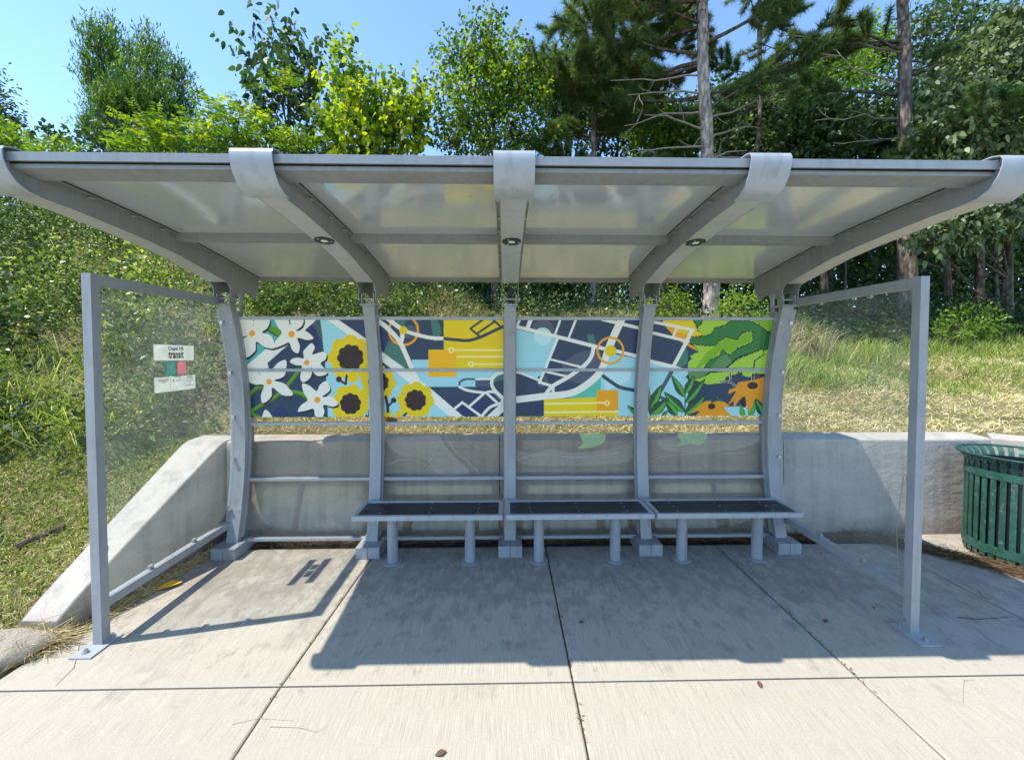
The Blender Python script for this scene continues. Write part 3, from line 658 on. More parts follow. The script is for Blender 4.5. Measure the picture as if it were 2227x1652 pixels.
def art_colour(Pw):
    vx, vy = project(Pw); sx, sy = vx / .8904, vy / .8904
    gx = (sx - 570) * S * KI; gy = (sy - 770) * S * KI
    h, w_ = IMG.shape[:2]; gx = np.clip(gx - .5, 0, w_ - 2); gy = np.clip(gy - .5, 0, h - 2)
    ix, iy = gx.astype(int), gy.astype(int); fx, fy = (gx - ix)[:, None], (gy - iy)[:, None]
    c = IMG[iy, ix] * (1 - fx) * (1 - fy) + IMG[iy, ix + 1] * fx * (1 - fy) + IMG[iy + 1, ix] * (1 - fx) * fy + IMG[iy + 1, ix + 1] * fx * fy
    return c
def mural_mat():
    m, nt, p, o = newmat('printed_mural_film')
    a = N(nt, 'Attribute', attribute_name='art'); v = coords(nt)
    n1 = noise(nt, v, 3, 5); dirt = noise(nt, v, 45, 4)
    c = mixc(nt, ramp(nt, dirt, [(.58, (0, 0, 0)), (.8, (.14, .14, .14))]), a.outputs['Color'], (.3, .28, .22))
    nt.links.new(c, p.inputs['Base Color']); p.inputs['Roughness'].default_value = .22; p.inputs['Specular IOR Level'].default_value = .45
    bump(nt, p, n1, .08, .02); return m
M['mural'] = mural_mat()

# ================================================================ bus shelter
W_BAY = 1.219
CP = [(.10, 3.605), (.222, 3.632), (.43, 3.685), (.70, 3.722), (.90, 3.740), (1.12, 3.747), (1.35, 3.740), (1.60, 3.705), (1.90, 3.655), (2.02, 3.622), (2.17, 3.568)]
_z = np.array([c[0] for c in CP]); _y = np.array([c[1] for c in CP])
def _smooth(z):
    # monotone cubic through the measured points
    z = np.asarray(z, float); co = np.polyfit(_z, _y, 4); return np.polyval(co, z)
def colY(z): return _smooth(z)
shelter = tag(empty('bus_shelter', (0, 3.6, 0)), 'grey-blue steel bus shelter with curved roof, colourful mural panels and glass side screens', 'bus shelter')
zs = np.linspace(.10, 2.17, 22)
PANEL_D = .072
def curve_prism(m, x0, x1, d0, d1, z0, z1, n=14, mi=None):
    zz = np.linspace(z0, z1, n); vs = []; fs = []
    for z in zz:
        y = float(colY(z)); vs += [(x0, y + d0, z), (x1, y + d0, z), (x1, y + d1, z), (x0, y + d1, z)]
    for i in range(n - 1):
        for k in range(4):
            a = i * 4 + k; b = i * 4 + (k + 1) % 4; fs.append((a, b, b + 4, a + 4))
    fs.append((3, 2, 1, 0)); fs.append(tuple(range((n - 1) * 4, n * 4)))
    return m.add(vs, fs, mi)
for i in range(5):
    xc = (i - 2) * W_BAY
    m = MB(); curve_prism(m, xc - .05, xc + .05, 0, .05, .10, 2.165, 22, 0)
    curve_prism(m, xc - .058, xc + .058, .052, .088, .12, 2.12, 22, 0)     # glazing channels
    curve_prism(m, xc - .042, xc + .042, .090, .150, .10, 2.13, 22, 1)
    m.box((xc - .066, 3.555, 2.165), (xc + .066, 3.70, 2.182), 0)
    if i in (0, 4):   # glazing bead for the side screens
        sgn = -1 if i == 0 else 1
        curve_prism(m, xc + sgn * .052, xc + sgn * .082, .004, .016, .26, 2.14, 22, 0)
    column = m.build('column', [M['steel'], M['dark'] if False else M['rib_side']], shelter, bevel=.003)
    m = MB()
    x0 = xc - .102
    for a, b in ((xc - .102, xc - .0012), (xc + .0012, xc + .102)): m.box((a, 3.488, 0.002), (b, 3.86, .10))
    m.build('base_shoe', M['steel'], column, bevel=.004)
    def bolt(p, q_, r_):
        m = MB(); m.tube([p, q_], r_, 8); m.build('bolt', M['bolt'], column)
    for bx in (-.016, .016): bolt((xc + bx, 3.489, .028), (xc + bx, 3.483, .028), .0045)
    for z in (.42, .85, 1.30, 1.78):
        for s_ in (-1, 1):
            y = float(colY(z)); bolt((xc + s_ * .0575, y + .068, z), (xc + s_ * .063, y + .068, z), .0075)
    if i in (0, 4):
        for z in (.36, .80, 1.18, 1.58, 2.02):
            y = float(colY(z)); s_ = -1 if i == 0 else 1
            for dx in (-.035, .03): bolt((xc + dx, y - .006, z), (xc + dx, y + .001, z), .006)
            m = MB(); m.box((xc + s_ * .045 - .012, y - .022, z - .012), (xc + s_ * .045 + .012, y + .002, z + .018)); m.build('glass_clip', M['bolt'], column)
# rails
RZ = [2.066, 1.603, 1.106, .603, .092]
rail_y = lambda z: float(colY(z)) + .066
for b in range(4):
    x0 = (b - 2) * W_BAY + .0585; x1 = (b - 1) * W_BAY - .0585
    for z in RZ:
        m = MB(); y = rail_y(max(z, .12)); m.box((x0, y - .002, z - .014), (x1, y + .034, z + .014))
        m.build('rail', M['steel_light'], shelter, bevel=.002)
def panel_grid(name, x0, x1, z0, z1, nx, nz, off, mat, art=False):
    xs_ = np.linspace(x0, x1, nx); zz = np.linspace(z0, z1, nz); X, Z = np.meshgrid(xs_, zz)
    # bowed, slightly flexed sheet held between two rails
    ya, yb = rail_y(z0), rail_y(z1); t = (Z - z0) / (z1 - z0)
    Y = ya + (yb - ya) * t + .010 * np.sin(math.pi * t) + off
    V = np.stack([X.ravel(), Y.ravel(), Z.ravel()], 1)
    me = bpy.data.meshes.new(name); nV = len(V)
    per = np.concatenate([np.arange(nx), np.arange(1, nz) * nx + nx - 1, (nz - 1) * nx + np.arange(nx - 2, -1, -1), np.arange(nz - 2, 0, -1) * nx])
    VV = np.vstack([V, V + np.array((0, .004, 0))])
    me.vertices.add(len(VV)); me.vertices.foreach_set('co', VV.ravel())
    i, j = np.meshgrid(np.arange(nx - 1), np.arange(nz - 1)); a = (j * nx + i).ravel()
    F = np.stack([a, a + 1, a + nx + 1, a + nx], 1)
    q = np.arange(len(per)); S_ = np.stack([per[q], per[np.roll(q, -1)], nV + per[np.roll(q, -1)], nV + per[q]], 1)[:, ::-1]
    F = np.vstack([F, S_, F[:, ::-1] + nV]); n = len(F)
    me.loops.add(n * 4); me.loops.foreach_set('vertex_index', F.ravel())
    me.polygons.add(n); me.polygons.foreach_set('loop_start', np.arange(n) * 4)
    me.update(); me.materials.append(mat)
    if art:
        c = art_colour(VV); ca = me.color_attributes.new('art', 'FLOAT_COLOR', 'POINT')
        ca.data.foreach_set('color', np.concatenate([c, np.ones((len(VV), 1))], 1).astype(np.float32).ravel())
    return link(name, me, shelter, True)
for b in range(4):
    x0 = (b - 2) * W_BAY + .045; x1 = (b - 1) * W_BAY - .045
    panel_grid('mural_panel', x0, x1, RZ[1] + .002, RZ[0], 300, 130, .012, M['mural'], True)
    panel_grid('mural_panel', x0, x1, 1.168, RZ[1] - .002, 300, 120, .012, M['mural'], True)
    panel_grid('glass_panel', x0, x1, RZ[3], RZ[2], 8, 8, .012, M['glass_back'])
    panel_grid('glass_panel', x0, x1, RZ[4], RZ[3], 8, 8, .012, M['glass_back'])

# remains of swirling film on the lower clear panels
def on_panel(x, y):
    Y = 3.78
    for _ in range(6): p = at(x, y, Y); Y = float(np.interp(p[2], [RZ[3], RZ[2]], [rail_y(RZ[3]), rail_y(RZ[2])])) + .010 * math.sin(math.pi * np.clip((p[2] - RZ[3]) / (RZ[2] - RZ[3]), 0, 1)) + .0105
    return at(x, y, Y)
def spline(p, closed=True, k=7):
    p = np.array(p, float); n = len(p); o = []
    for i in range(n if closed else n - 1):
        q = [p[(i + d) % n] if closed else p[min(max(i + d, 0), n - 1)] for d in (-1, 0, 1, 2)]
        for t in np.arange(k) / k: o.append(.5 * (2 * q[1] + (q[2] - q[0]) * t + (2 * q[0] - 5 * q[1] + 4 * q[2] - q[3]) * t * t + (3 * q[1] - 3 * q[2] + q[3] - q[0]) * t ** 3))
    if not closed: o.append(p[-1])
    return o
def film_piece(pts, mat, name, close=True):
    P3 = [on_panel(*q) for q in spline(pts, close)]; m = MB(); n = len(P3)
    m.add(P3 + [p + np.array((0, .0006, 0)) for p in P3], [list(range(n))[::-1], list(range(n, 2 * n))] + [(i, (i + 1) % n, n + (i + 1) % n, n + i) for i in range(n)]); return m.build(name, mat, shelter)
def film_line(pts, name):
    P3 = [on_panel(*q) for q in spline(pts, False)]; m = MB()
    for s_ in range(len(P3) - 1):
        a, b_ = P3[s_], P3[s_ + 1]; d = (b_ - a) / np.linalg.norm(b_ - a); u = np.cross(d, (0, 1, 0)) * .0035; m.add([a - u, b_ - u, b_ + u, a + u], [(0, 1, 2, 3)])
    return m.build(name, M['film_pale'], shelter)
film_piece([(1257, 975), (1267, 962), (1261, 944), (1290, 942), (1314, 944), (1313, 960), (1292, 971)], M['film_green'], 'film_remnant')
film_piece([(1462, 972), (1479, 960), (1473, 943), (1505, 941), (1535, 942), (1533, 958), (1520, 967), (1494, 965)], M['film_green'], 'film_remnant')
film_piece([(843, 955), (870, 990), (915, 996), (938, 1012), (955, 1030), (1015, 1030), (1012, 1015), (985, 990), (965, 965), (948, 946)], M['film_dim'], 'film_remnant')
film_piece([(1125, 980), (1160, 985), (1200, 975), (1250, 984), (1330, 975), (1375, 960), (1370, 1000), (1300, 1010), (1180, 1012), (1130, 1005)], M['film_dim'], 'film_remnant')
film_piece([(1450, 950), (1440, 975), (1500, 985), (1580, 980), (1640, 965), (1640, 948)], M['film_dim'], 'film_remnant')
for pts in ([(840, 1012), (868, 1000), (902, 1000), (934, 1015), (960, 1031)], [(966, 946), (990, 980), (1025, 1010), (1045, 1032)], [(1120, 1003), (1150, 992), (1180, 987), (1240, 994), (1300, 990), (1372, 978)], [(1412, 1008), (1440, 992), (1500, 987), (1580, 985), (1622, 986), (1640, 997)], [(1010, 950), (1040, 974), (1085, 975)]): film_line(pts, 'film_edge')

# roof ribs, caps, lamps
SEAM = [(1.99, 2.684), (2.138, 2.671), (2.50, 2.650), (2.85, 2.625), (2.975, 2.611), (3.163, 2.587), (3.55, 2.527), (3.92, 2.463)]
BOT = [(1.962, 2.712), (1.968, 2.672), (1.988, 2.622), (2.020, 2.583), (2.070, 2.556), (2.18, 2.546), (2.317, 2.540), (2.577, 2.516), (2.80, 2.492), (3.02, 2.460), (3.27, 2.405), (3.45, 2.365), (3.50, 2.352)]
LUG = [(3.515, 2.345), (3.545, 2.315), (3.552, 2.28), (3.552, 2.225), (3.562, 2.205), (3.585, 2.196), (3.607, 2.205), (3.617, 2.235), (3.622, 2.262), (3.66, 2.285), (3.72, 2.293), (3.78, 2.286), (3.84, 2.262), (3.88, 2.258), (3.905, 2.275), (3.945, 2.36), (3.95, 2.44)]
TOP = [(3.95, 2.475), (3.55, 2.54), (3.16, 2.60), (2.85, 2.638), (2.5, 2.663), (2.1, 2.69), (1.97, 2.715)]
HWD = .073
for i in range(5):
    xc = (i - 2) * W_BAY; m = MB()
    side = BOT + LUG + TOP[0:]
    for s_ in (-1, 1):
        xa = xc + s_ * HWD; m.prism(side, 0, xa, xa - s_ * .006, 0)
    # bottom plate, front to bracket
    m.sweepx([(y, z) for y, z in BOT], xc - HWD + .0061, xc + HWD - .0061, .005, 1)
    # cover plate above, ledge strips at panel level
    m.sweepx([(y, z + .022) for y, z in SEAM], xc - HWD - .01, xc + HWD + .01, .006, 0)
    for s_ in (-1, 1):
        a, b = sorted((xc + s_ * (HWD + .0005), xc + s_ * (HWD + .022)))
        m.sweepx([(y, z - .012) for y, z in SEAM[1:]], a, b, .004, 0)
        for (y, z) in ((2.36, 2.647), (2.62, 2.628), (2.84, 2.612), (3.3, 2.553), (3.6, 2.505)):
            m.box((min(a, b) + .002, y, z - .016), (max(a, b) - .002, y + .03, z - .0125), 1)
    rib = m.build('roof_rib', [M['rib_side'], M['rib_under']], shelter, smooth=True, angle=30)
    m = MB(); cap = [(2.25, 2.728), (2.10, 2.735), (2.00, 2.733), (1.965, 2.722), (1.953, 2.70), (1.956, 2.665), (1.974, 2.618), (2.008, 2.574), (2.06, 2.546), (2.10, 2.5405)]
    m.sweepx(cap, xc - .098, xc + .098, .005)
    m.build('rib_cap', M['steel_light'], rib, smooth=True, angle=50)
    if i in (1, 2, 3):
        # lamp sunk in the underside of the rib
        y0 = 2.73; z0 = float(np.interp(y0, [p[0] for p in BOT], [p[1] for p in BOT])); tl = math.atan2(-.11, 1)
        m = MB(); m.lathe([(0, -.004), (.024, -.004), (.027, -.006), (.060, -.005), (.062, 0), (.062, .004)], n=32, mi=0)
        o = m.build('downlight', M['black'], None, smooth=True); o.location = (xc, y0, z0 - .002); o.rotation_euler = (tl, 0, 0)
        bpy.context.view_layer.update(); o.parent = rib; o.matrix_parent_inverse = wm(rib).inverted()
        m = MB(); m.lathe([(0, -.0085), (.014, -.0075), (.0235, -.0045)], n=24, mi=0)
        for q in range(3): m.tube([(.047 * math.cos(q * 2.1), .047 * math.sin(q * 2.1), -.0045), (.047 * math.cos(q * 2.1), .047 * math.sin(q * 2.1), -.0085)], .004, 8, 0)
        o2 = m.build('lens', M['lens'], None, smooth=True); o2.location = (xc, y0, z0 - .002); o2.rotation_euler = (tl, 0, 0)
        o2.parent = rib; o2.matrix_parent_inverse = wm(rib).inverted()
    # hinge bracket and strut between column and rib
    m = MB()
    for s_ in (-1, 1): m.box((xc + s_ * .052 - .004, 3.562, 2.183), (xc + s_ * .052 + .004, 3.64, 2.262), 0)
    m.tube([(xc - .082, 3.585, 2.225), (xc + .082, 3.585, 2.225)], .007, 10, 1)
    for s_ in (-1, 1): m.tube([(xc + s_ * .074, 3.585, 2.225), (xc + s_ * .086, 3.585, 2.225)], .014, 6, 1)
    if i == 2: m.box((xc - .022, 3.62, 2.20), (xc + .022, 3.66, 2.34), 2)
    m.build('hinge_bracket', [M['steel'], M['bolt'], M['dark']], shelter)
    m = MB(); m.tube([(xc, 3.80, 2.30), (xc, 3.80, 2.26)], [.034, .019], 12); m.tube([(xc, 3.80, 2.262), (xc, 3.79, 1.95)], .018, 12)
    m.build('strut', M['steel'], shelter, smooth=True)
# cross beams and roof panels per bay
for b in range(4):
    x0 = (b - 2) * W_BAY + HWD + .0005; x1 = (b - 1) * W_BAY - HWD - .0005
    m = MB(); m.prism([(1.986, 2.664), (1.984, 2.7045), (2.01, 2.711), (2.20, 2.703), (2.20, 2.695), (2.0, 2.668)], 0, x0, x1)
    m.build('front_fascia', M['steel'], shelter, bevel=.0015)
    m = MB(); m.box((x0, 2.004, 2.6600), (x1, 2.0075, 2.6638)); m.build('gap_strip', M['gap_black'], shelter)  # black strip added to make the gap under the fascia dark
    m = MB(); m.prism([(2.008, 2.640), (2.008, 2.6618), (2.13, 2.6655), (2.13, 2.6285)], 0, x0, x1)
    m.build('cross_beam', M['rib_side'], shelter, bevel=.002)
    m = MB(); m.prism([(2.9765, 2.562), (2.9765, 2.632), (3.0265, 2.626), (3.0265, 2.553)], 0, x0, x1)
    m.build('cross_beam', M['rib_side'], shelter, bevel=.002)
    m = MB(); m.prism([(3.9225, 2.447), (3.9225, 2.484), (3.99, 2.474), (3.99, 2.434)], 0, x0, x1)
    m.build('cross_beam', M['rib_side'], shelter, bevel=.002)
    for pr in (SEAM[1:5], [(3.028, 2.605)] + SEAM[5:]):
        m = MB(); m.sweepx([(y, z) for y, z in pr], x0 + .024, x1 - .024, .014)
        m.sweepx([(y, z + .0145) for y, z in pr], x0 + .001, x1 - .001, .005)
        m.build('roof_panel', M['roof'], shelter, smooth=True, angle=30)

# side screens
def text_mesh(txt, size, sx=1.0, weight=0):
    cu = bpy.data.curves.new('t', 'FONT'); cu.body = txt; cu.size = size; cu.align_x = 'CENTER'; cu.align_y = 'CENTER'; cu.resolution_u = 3; cu.offset = weight
    ob = bpy.data.objects.new('t', cu); col.objects.link(ob); bpy.context.view_layer.update()
    me = bpy.data.meshes.new_from_object(ob); V = [(v.co.x * sx, v.co.y) for v in me.vertices]; F = [list(p.vertices) for p in me.polygons]
    bpy.data.objects.remove(ob); bpy.data.curves.remove(cu); bpy.data.meshes.remove(me)
    return V, F
for side in (-1, 1):
    xp = -2.504 if side < 0 else 2.526; xi = xp
    m = MB(); t = .0275
    m.box((xi - t, 2.482, .008), (xi + t, 2.537, 2.238))
    post = m.build('side_post', M['steel_light'] if False else M['steel'], shelter, bevel=.002)
    m = MB(); m.box((xi - .022, 2.487, .0075), (xi + .022, 2.532, .03)); m.prism([(2.375, 0.0015), (2.375, .010), (2.585, .010), (2.585, 0.0015)], 0, xi - .064 + (side > 0) * .0, xi + .064)
    plate = m.build('base_plate', M['steel_light'], post, bevel=.002)
    for yy in (2.418, 2.556 if side < 0 else 2.556):
        m = MB(); xb = xi + (.02 if yy > 2.5 else -.005) * (1 if side < 0 else -1)
        m.tube([(xb, yy, .010), (xb, yy, .013)], .019, 14); m.tube([(xb, yy, .013), (xb, yy, .026)], .013, 6); m.tube([(xb, yy, .026), (xb, yy, .034)], .007, 10)
        m.build('anchor_bolt', M['bolt'], post)
    m = MB(); m.tube([(xi - side * .028, 2.52, .075), (xi - side * .033, 2.52, .075)], .009, 10); m.build('set_screw', M['bolt'], post)
    for z0, z1, ye in ((2.172, 2.236, 3.64), (.212, .268, 3.70)):
        m = MB(); m.box((xi - t + .002, 2.5375, z0), (xi + t - .002, ye, z1)); m.build('side_rail', M['steel'], shelter, bevel=.002)
    # clear sheet between post and column
    zz = np.linspace(.275, 2.165, 14); poly = [(2.545, .275), (2.545, 2.165)] + [(float(colY(z)) + .0 + .004, z) for z in zz[::-1]]
    m = MB(); m.prism(poly, 0, xi - .0025, xi + .0025)
    pane = m.build('glass_pane', M['glass'], shelter)
    for y, z in ((2.85, 2.163), (3.30, 2.163), (2.85, .278), (3.25, .278)):
        m = MB(); m.box((xi - .009, y, z - .012), (xi + .009, y + .03, z + .018)); m.tube([(xi - .012, y + .015, z + (.008 if z < 1 else -.004)), (xi + .012, y + .015, z + (.008 if z < 1 else -.004))], .008, 8, 1)
        m.build('glass_clip', [M['steel'], M['bolt']], shelter)
    for z in (.55, .95, 1.4):
        m = MB(); m.box((xi - .009, 2.54, z), (xi + .009, 2.56, z + .03)); m.build('glass_clip', M['steel'], shelter)
    if side < 0:
        def sticker(name, y0, y1, z0, z1, mat, items=(), skew=0):
            """printed sticker on the inner face of the glass; items: ('t', text, u, v, size, sx, mat_index) / ('b', u0, v0, u1, v1, mat_index)"""
            m = MB(); X0 = xi + .0026; mats = [mat, M['ink'], M['white_print'], M['ink_grey'], M['teal_print']]
            W2, H2 = y1 - y0, z1 - z0; zk = lambda u: skew * u
            Pt = lambda u, v, d=0: (X0 + .0005 + d, y0 + u * W2, z0 + v * H2 + zk(u))
            vs = [Pt(0, 0), Pt(1, 0), Pt(1, 1), Pt(0, 1)]; vs += [(X0, p[1], p[2]) for p in vs]
            m.add(vs, [(0, 1, 2, 3), (7, 6, 5, 4), (0, 4, 5, 1), (1, 5, 6, 2), (2, 6, 7, 3), (3, 7, 4, 0)], 0)
            for it in items:
                if it[0] == 't':
                    V, F = text_mesh(it[1], it[4], it[5], it[7] if len(it) > 7 else 0)
                    m.add([(X0 + .0009, y0 + it[2] * W2 + p[0], z0 + it[3] * H2 + p[1] + zk(it[2])) for p in V], F, it[6])
                else:
                    a, b_, c_, d_ = it[1:5]; m.add([Pt(a, b_, .0004), Pt(c_, b_, .0004), Pt(c_, d_, .0004), Pt(a, d_, .0004)], [(0, 1, 2, 3)], it[5])
            o = m.build(name, mats, pane); return o
        o = sticker('name_sign', 2.932, 3.304, 1.712, 1.826, M['white_print'], [('t', 'Chapel Hill', .53, .78, .040, .80, 1, .0010), ('t', 'transit', .53, .38, .082, .66, 1, .0024)], -.008)
        o['label'] = 'white name sign with dark lettering, top of the stickers'
        o = sticker('route_sign', 3.030, 3.125, 1.602, 1.698, M['teal_print'], [('t', 'NS', .5, .64, .066, .8, 2, .0035), ('t', 'ROUTE', .5, .22, .030, .8, 2, .0016)])
        o['label'] = 'teal square route sticker'
        o = sticker('route_sign', 3.140, 3.222, 1.602, 1.696, M['pink_print'], [('t', 'T', .5, .64, .066, .8, 2, .0035), ('t', 'ROUTE', .5, .22, .028, .72, 2, .0014)])
        o['label'] = 'pink square route sticker'
        it = [('b', .355, .08, .36, .9, 3), ('b', .715, .12, .72, .92, 3), ('t', 'transit', .56, .72, .022, .8, 1), ('b', .42, .66, .46, .80, 4)]
        for u0, u1, v in ((.08, .32, .84), (.08, .32, .74), (.15, .26, .64), (.45, .62, .92), (.78, .92, .90), (.78, .92, .82), (.76, .94, .73), (.75, .95, .58), (.82, .88, .42), (.74, .96, .28)):
            it.append(('b', u0, v, u1, v + .045, 3))
        o = sticker('info_sign', 2.932, 3.314, 1.482, 1.590, M['white_print'], it, .0)
        o['label'] = 'white three-column information sticker, lowest on the glass'
m = MB(); m.tube([(2.498, 2.555, .98), (2.494, 2.572, .80), (2.492, 2.585, .62), (2.494, 2.575, .42), (2.499, 2.56, .33)], .0018, 6)
m.build('loose_cable', M['twig'], shelter)

# ================================================================ benches
def make_bench():
    root = empty('bench'); m = MB()
    Lb, D0, D1, zt = .603, -.1725, .1725, .46
    r_ = .034
    # frame: four mitred bars
    o_ = [(-Lb, D0), (Lb, D0), (Lb, D1), (-Lb, D1)]; i_ = [(-Lb + r_, D0 + r_), (Lb - r_, D0 + r_), (Lb - r_, D1 - r_), (-Lb + r_, D1 - r_)]
    for k in range(4):
        a, b = o_[k], o_[(k + 1) % 4]; c, d = i_[(k + 1) % 4], i_[k]
        vs = [(p[0], p[1], z) for z in (zt - .040, zt) for p in (a, b, c, d)]
        m.add(vs, [(3, 2, 1, 0), (4, 5, 6, 7), (0, 1, 5, 4), (1, 2, 6, 5), (2, 3, 7, 6), (3, 0, 4, 7)])
    m.build('seat_frame', M['steel_light'], root, bevel=.005)
    n = 3; wd = (D1 - D0 - 2 * r_) / n
    for k in range(n):
        m = MB(); y0 = D0 + r_ + k * wd
        m.box((-Lb + r_ + .001, y0 + .0025, zt - .025), (Lb - r_ - .001, y0 + wd - .0025, zt - .005))
        s_ = m.build('slat', M['black'], root, bevel=.004)
        m = MB()
        for x in (-.40, 0, .40): m.tube([(x, y0 + wd / 2, zt - .006), (x, y0 + wd / 2, zt - .0035)], .0075, 10)
        m.build('bolt', M['bolt'], s_)
    for sx in (-.324, .326):
        m = MB(); m.tube([(sx, 0, .008), (sx, 0, .43)], .0445, 28)
        leg = m.build('leg', M['steel'], root, smooth=True)
        m = MB(); m.tube([(sx, 0, .0012), (sx, 0, .0095)], .077, 32); m.build('foot_flange', M['steel'], leg, smooth=True)
        m = MB(); m.tube([(sx + .012, -.0425, .03), (sx + .012, -.048, .03)], .007, 8); m.build('bolt', M['bolt'], leg)
    return root
def children(o): return [c for c in bpy.data.objects if c.parent == o]
def copy_tree(o, parent=None):
    c = o.copy(); col.objects.link(c); c.parent = parent
    for ch in children(o): copy_tree(ch, c)
    return c
b0 = make_bench(); bl = ['dark-slatted grey bench at the left, nearest the open gap below the white flowers', 'dark-slatted bench in the middle of the row of three', 'dark-slatted grey bench at the right end of the row, beside the right side screen']
for k, x in enumerate((-.6665, .5665, 1.7875)):
    o = b0 if k == 0 else copy_tree(b0)
    o.location = (x, 3.441, 0); tag(o, bl[k], 'bench', 'benches in the shelter')

# ================================================================ litter bin
bin_ = tag(empty('litter_bin', (4.385, 3.40, 0)), 'green slatted steel litter bin with flared rim beside the right screen', 'litter bin')
c = (0, 0)
def local(m, name, mat, parent, **k):
    m.v = [(x + 4.385, y + 3.40, z * .962) for x, y, z in m.v]; return m.build(name, mat, parent, **k)
m = MB(); m.lathe([(.345, .075), (.350, .075), (.350, .15), (.345, .15), (.345, .075)], n=56); local(m, 'base_ring', M['green_can'], bin_, smooth=True)
m = MB(); m.lathe([(.345, .735), (.350, .735), (.350, .80), (.345, .80), (.345, .735)], n=56); local(m, 'top_band', M['green_can'], bin_, smooth=True)
ns = 36
for q in range(ns):
    t = 2 * math.pi * q / ns; u = np.array((math.cos(t), math.sin(t))); v = np.array((-u[1], u[0])); m = MB()
    prof = [(.338, .035), (.338, .80), (.342, .84), (.352, .875), (.372, .905), (.402, .925)]; wd = .0185; vs = []
    for r_, z in prof:
        for (sg, dr) in ((-1, 0), (1, 0), (1, .006), (-1, .006)):
            p = u * (r_ + dr * (1 if z < .85 else .6)) + v * sg * wd; vs.append((p[0], p[1], z - (0 if z < .85 else dr)))
    fs = []
    for i in range(len(prof) - 1):
        for k in range(4): a = i * 4 + k; b = i * 4 + (k + 1) % 4; fs.append((a, b, b + 4, a + 4))
    fs += [(0, 1, 2, 3), (23, 22, 21, 20)]
    m.add(vs, fs); local(m, 'slat', M['green_can'], bin_)
m = MB(); m.lathe([(.398, .918), (.410, .922), (.414, .932), (.406, .938), (.396, .930), (.398, .918)], n=56); local(m, 'rim', M['green_can'], bin_, smooth=True)
m = MB(); m.lathe([(.300, .06), (.318, .06), (.322, .10), (.322, .80), (.31, .81), (.30, .80), (.30, .10)], n=48)
m.lathe([(0, .065), (.31, .065)], n=48)
local(m, 'liner', M['black'], bin_, smooth=True)
m = MB(); m.lathe([(.330, .805), (.334, .805), (.334, .845), (.330, .845), (.330, .805)], n=48); local(m, 'inner_ring', M['black'], bin_, smooth=True)
m = MB()
for q in range(3):
    t = 2.1 * q + .5; m.tube([(.3 * math.cos(t), .3 * math.sin(t), 0.001), (.3 * math.cos(t), .3 * math.sin(t), .09)], .02, 12)
local(m, 'foot', M['black'], bin_)

# ================================================================ vegetation
def unit(v): return v / (np.linalg.norm(v, axis=-1, keepdims=True) + 1e-9)
def leaf_mesh(name, P_, D_, Ln, Wd, tint, mat, shape='kite', droop=.0, parent=None, world=True):
    """P_ bases, D_ directions, Ln lengths, Wd widths -> one mesh of small blades"""
    n = len(P_); r = unit(rng.normal(size=(n, 3))); D_ = unit(D_); Sd = unit(np.cross(D_, r)); Nn = np.cross(Sd, D_)
    Ln = np.broadcast_to(np.asarray(Ln, float), (n,))[:, None]; Wd = np.broadcast_to(np.asarray(Wd, float), (n,))[:, None]
    dz = np.array((0, 0, -1.0))
    if shape == 'kite':
        pts = [P_, P_ + D_ * Ln * .42 + Sd * Wd * .5 + Nn * Ln * .06, P_ + D_ * Ln + dz * Ln * droop, P_ + D_ * Ln * .42 - Sd * Wd * .5 + Nn * Ln * .06]; k = 4
        loops = np.arange(n * 4).reshape(n, 4); cnt = 4
    elif shape == 'round':
        q = [(0, 0), (.18, .38), (.52, .5), (.82, .3), (1.05, 0), (.82, -.3), (.52, -.5), (.18, -.38)]
        pts = [P_ + D_ * Ln * a + Sd * Wd * b + Nn * Ln * (.10 * abs(b) * 2) + dz * Ln * droop * a * a for a, b in q]; k = 8; loops = np.arange(n * 8).reshape(n, 8); cnt = 8
    elif shape == 'blade':
        # two-segment bent grass blade
        m1 = P_ + D_ * Ln * .55; tip = P_ + D_ * Ln + dz * Ln * droop
        pts = [P_ - Sd * Wd * .5, P_ + Sd * Wd * .5, m1 + Sd * Wd * .4 + dz * Ln * droop * .2, tip, m1 - Sd * Wd * .4 + dz * Ln * droop * .2]; k = 5; bse = np.arange(n)[:, None] * 5; loops = (bse + np.array((0, 1, 2, 4, 4, 2, 3))).ravel(); cnt = 7
    elif shape == 'needle':
        tip = P_ + D_ * Ln + dz * Ln * droop
        pts = [P_ - Sd * Wd * .5, P_ + Sd * Wd * .5, tip]; k = 3; loops = np.arange(n * 3).reshape(n, 3); cnt = 3
    V = np.stack(pts, 1).reshape(-1, 3)
    me = bpy.data.meshes.new(name); me.vertices.add(len(V)); me.vertices.foreach_set('co', V.ravel().astype(np.float32))
    me.loops.add(n * cnt); me.loops.foreach_set('vertex_index', loops.ravel().astype(np.int32))
    if shape == 'blade': me.polygons.add(2 * n); me.polygons.foreach_set('loop_start', (np.arange(n)[:, None] * 7 + np.array((0, 4))).ravel().astype(np.int32))
    else: me.polygons.add(n); me.polygons.foreach_set('loop_start', (np.arange(n) * cnt).astype(np.int32))
    me.update(); me.materials.append(mat)
    at_ = me.attributes.new('tint', 'FLOAT', 'POINT'); at_.data.foreach_set('value', np.repeat(np.clip(tint, 0, 1), k).astype(np.float32))
    return link(name, me, parent, world)

